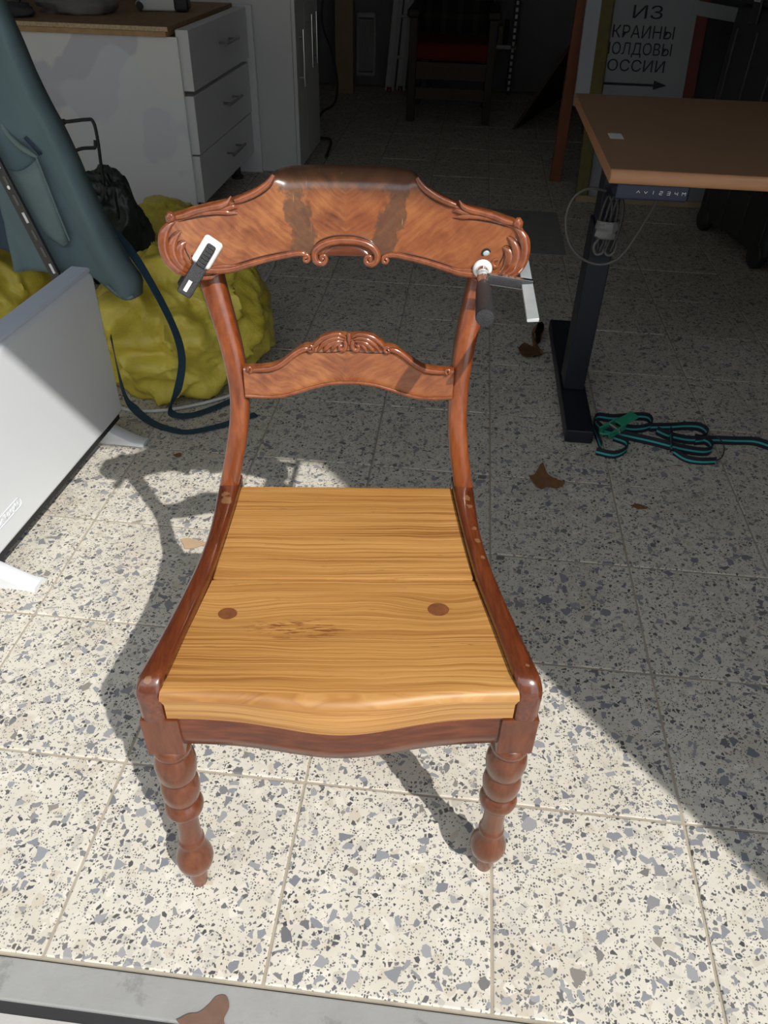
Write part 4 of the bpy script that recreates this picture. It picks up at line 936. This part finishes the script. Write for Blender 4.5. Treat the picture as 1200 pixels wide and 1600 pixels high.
for k, (nm, st) in enumerate([('up_arrow', [[(-.7, -.4), (0, .5), (.7, -.4)]]), ('down_arrow', [[(-.7, .4), (0, -.5), (.7, .4)]]), ('digit_one', [[(0, -.7), (0, .7)]]),
        ('digit_two', [[(-.6, .7), (.6, .7), (.6, 0), (-.6, 0), (-.6, -.7), (.6, -.7)]]), ('digit_three', [[(-.6, .7), (.6, .7), (.6, -.7), (-.6, -.7)], [(-.6, 0), (.6, 0)]]), ('digit_four', [[(-.6, .7), (-.6, 0), (.6, 0)], [(.6, .7), (.6, -.7)]]), ('letter_m', [[(-.7, -.7), (-.7, .7), (0, .1), (.7, .7), (.7, -.7)]])]):
    glyph(nm, st, .0035+k*.0155)
bm = bmesh.new(); add_box(bm, (.030, .28, .7002), (.062, .335, .7006), .0001, 1); bm_obj('white_sticker', bm, M_padw, DK)
# cables on the desk leg
KB = thing('cable_bundle', 'grey cable coil taped to the desk leg with one loose loop', 'cable', (.36, 1.965, .50))
tube('loose_loop', [(-.02, .015, .085), (-.06, .0, .093), (-.095, -.01, .075), (-.108, -.015, .030), (-.095, -.02, -.025), (-.06, -.02, -.065), (-.01, -.02, -.082), (.035, -.02, -.065), (.062, -.03, -.01), (.078, -.06, .060), (.085, -.12, .135), (.09, -.17, .145)], .0034, M_gcable, KB, n=80, seg=8)
tube('lead', [(-.01, -.01, .075), (.03, -.06, .10), (.06, -.13, .135), (.07, -.18, .145)], .0036, M_bcable, KB, n=30, seg=8)
ch = []
for k in range(3):
    x = -.018+.013*k; ch.append(([(x, -.022-.004*(k % 2), -.040), (x-.010, -.024, .0), (x-.008, -.026, .055), (x+.002, -.02, .083), (x+.014, -.026, .055), (x+.012, -.03, .0), (x+.004, -.028, -.045)], .0038))
multi_tube('coil', ch, M_bcable, KB)
for x in (-.016, .010): tube('lower_loop', [(x, -.024, -.008), (x-.014, -.024, -.035), (x-.005, -.024, -.055), (x+.010, -.024, -.050), (x+.012, -.024, -.02), (x+.005, -.024, -.004)], .0036, M_gcable, KB, n=36, seg=8)
rows = []
for j in range(9):
    row = []
    for i in range(16):
        A = 2*math.pi*i/16; rr = .024+.006*noise.noise(Vector((i*1.3, j*1.1, 3))); row.append(Vector((-.006+math.cos(A)*rr*1.15, -.022+math.sin(A)*rr*.7, -.014+.042*j/8)))
    rows.append(row)
grid('tape_wrap', rows, M_tape, KB, True, False, 20, solid=.0006)
# ================================================================ ratchet strap on the floor
RS = thing('ratchet_strap', 'black and aqua ratchet strap with green buckle bundled on the floor by the desk foot', 'strap', (.563, 1.80, 0))
def edge_strap(name, pts, z=.014, w_=.026):
    P = [(a-.55, b-1.80, z+(zz if len(q_) else 0)) for a, b, *q_ in pts for zz in [q_[0] if q_ else 0]]
    a = ribbon(name, P, (0, 0, 1), M_strapblk, w_, .0022, RS, n=12*(len(P)-1))
    ribbon('aqua_stripe', P, (0, 0, 1), M_aqua, .0055, .0030, a, n=12*(len(P)-1))
edge_strap('folded_webbing', [(.400, 1.735), (.395, 1.79), (.392, 1.84), (.405, 1.885), (.450, 1.885), (.520, 1.905), (.550, 1.900), (.548, 1.860), (.500, 1.835), (.440, 1.845)])
edge_strap('folded_webbing', [(.385, 1.715), (.430, 1.705), (.465, 1.735), (.470, 1.770), (.440, 1.79)], .010)
edge_strap('folded_webbing', [(.400, 1.85), (.42, 1.815), (.470, 1.800), (.540, 1.780), (.610, 1.755), (.665, 1.748), (.690, 1.765), (.688, 1.80), (.655, 1.815)])
edge_strap('folded_webbing', [(.545, 1.850), (.600, 1.860), (.650, 1.872), (.682, 1.870), (.695, 1.845), (.680, 1.815), (.640, 1.800), (.590, 1.812), (.560, 1.835)], .015)
edge_strap('folded_webbing', [(.580, 1.740), (.585, 1.770), (.590, 1.800), (.592, 1.83)], .022)
edge_strap('folded_webbing', [(.590, 1.745), (.615, 1.715), (.650, 1.708), (.690, 1.715)], .008)
edge_strap('loose_end', [(.655, 1.80), (.70, 1.813), (.760, 1.818), (.815, 1.822), (.850, 1.805), (.90, 1.78), (.96, 1.79)], .012)
tube('wire_loop', [(.14, .02, .02), (.165, .01, .022), (.172, -.03, .018), (.155, -.07, .008), (.11, -.085, .004)], .0016, M_bcable, RS, n=30, seg=6)
Mk = Matrix.Translation((-.10, .015, .030)) @ Matrix.Rotation(math.radians(38), 4, 'Z') @ Matrix.Rotation(math.radians(-12), 4, 'Y')
bm = bmesh.new(); add_box(bm, (-.050, -.020, -.004), (.010, -.015, .014), .002, 2, Mk); add_box(bm, (-.050, .015, -.004), (.010, .020, .014), .002, 2, Mk); add_box(bm, (.002, -.016, .004), (.062, .016, .012), .004, 2, Mk); bm_obj('ratchet_body', bm, M_green, RS)
tube('axle', [Mk @ Vector((-.012, -.022, .005)), Mk @ Vector((-.012, .022, .005))], .007, M_chrome, RS, n=2, seg=12)
tube('release_lever', [Mk @ Vector((-.045, -.012, .008)), Mk @ Vector((-.062, 0, .012)), Mk @ Vector((-.045, .012, .008))], .004, M_green, RS, seg=8)
# ================================================================ leaves and scraps on the floor
def leaf(name, label, cat, outline, mat, curl=.010, z=.003, grp=None, seed=1):
    cx = sum(p[0] for p in outline)/len(outline); cy = sum(p[1] for p in outline)/len(outline)
    rings = [1.0, .72, .42, .12]; O_ = catmull([(a-cx, b-cy, 0) for a, b in outline]+[(outline[0][0]-cx, outline[0][1]-cy, 0)], 40)[:-1]
    R = max(p.length for p in O_)
    rows = []
    for r in rings: rows.append([Vector((p.x*r, p.y*r, z+curl*(p.length*r/R)**2*(.6+.7*noise.noise(Vector((p.x*40, p.y*40, seed)))))) for p in O_])
    o = grid(name, rows, mat, None, True, True, 80, solid=.0008); o.location = (cx, cy, 0.0); return tag(o, label, cat, grp)
leaf('dry_leaf', 'dry brown leaf lying in shade on the tiles right of the chair', 'leaf', [(.219, 1.590), (.235, 1.600), (.255, 1.645), (.268, 1.605), (.290, 1.585), (.308, 1.572), (.285, 1.545), (.262, 1.552), (.248, 1.535), (.230, 1.560)], M_leaf, .008, .003, 'dry leaves')
leaf('dry_leaf', 'curled dry brown leaf touching the desk foot', 'leaf', [(.222, 2.225), (.215, 2.28), (.235, 2.34), (.262, 2.32), (.290, 2.36), (.300, 2.43), (.262, 2.41), (.280, 2.32), (.292, 2.27), (.270, 2.24)], M_leaf, .045, .004, 'dry leaves', 3)
leaf('veneer_chip', 'small pale wood chip lying in the sun left of the chair', 'wood chip', [(-.560, 1.240), (-.545, 1.246), (-.520, 1.240), (-.488, 1.236), (-.505, 1.226), (-.537, 1.210), (-.548, 1.222)], M_chip, .004, .002, None, 5)
leaf('leaf_fragment', 'tiny reddish leaf fragment on the tiles by the heater foot', 'leaf', [(-.682, 1.556), (-.675, 1.566), (-.667, 1.570), (-.662, 1.558), (-.668, 1.548)], M_leaf, .003, .0015, None, 6)
leaf('bark_flake', 'brown peeling flake on the concrete kerb at the bottom edge', 'flake', [(-.275, .334), (-.262, .342), (-.250, .346), (-.240, .356), (-.232, .366), (-.220, .368), (-.213, .356), (-.216, .342), (-.210, .330), (-.22, .318), (-.25, .318)], plain('reddish_flake', (.15, .085, .06), .8, var=.3, nscale=60), .006, -.003, None, 8)
leaf('leaf_fragment', 'small brown leaf fragment on the shaded tiles below the ratchet strap', 'leaf', [(.455, 1.500), (.478, 1.512), (.500, 1.500), (.480, 1.492)], M_leaf, .004, .0015, None, 9)
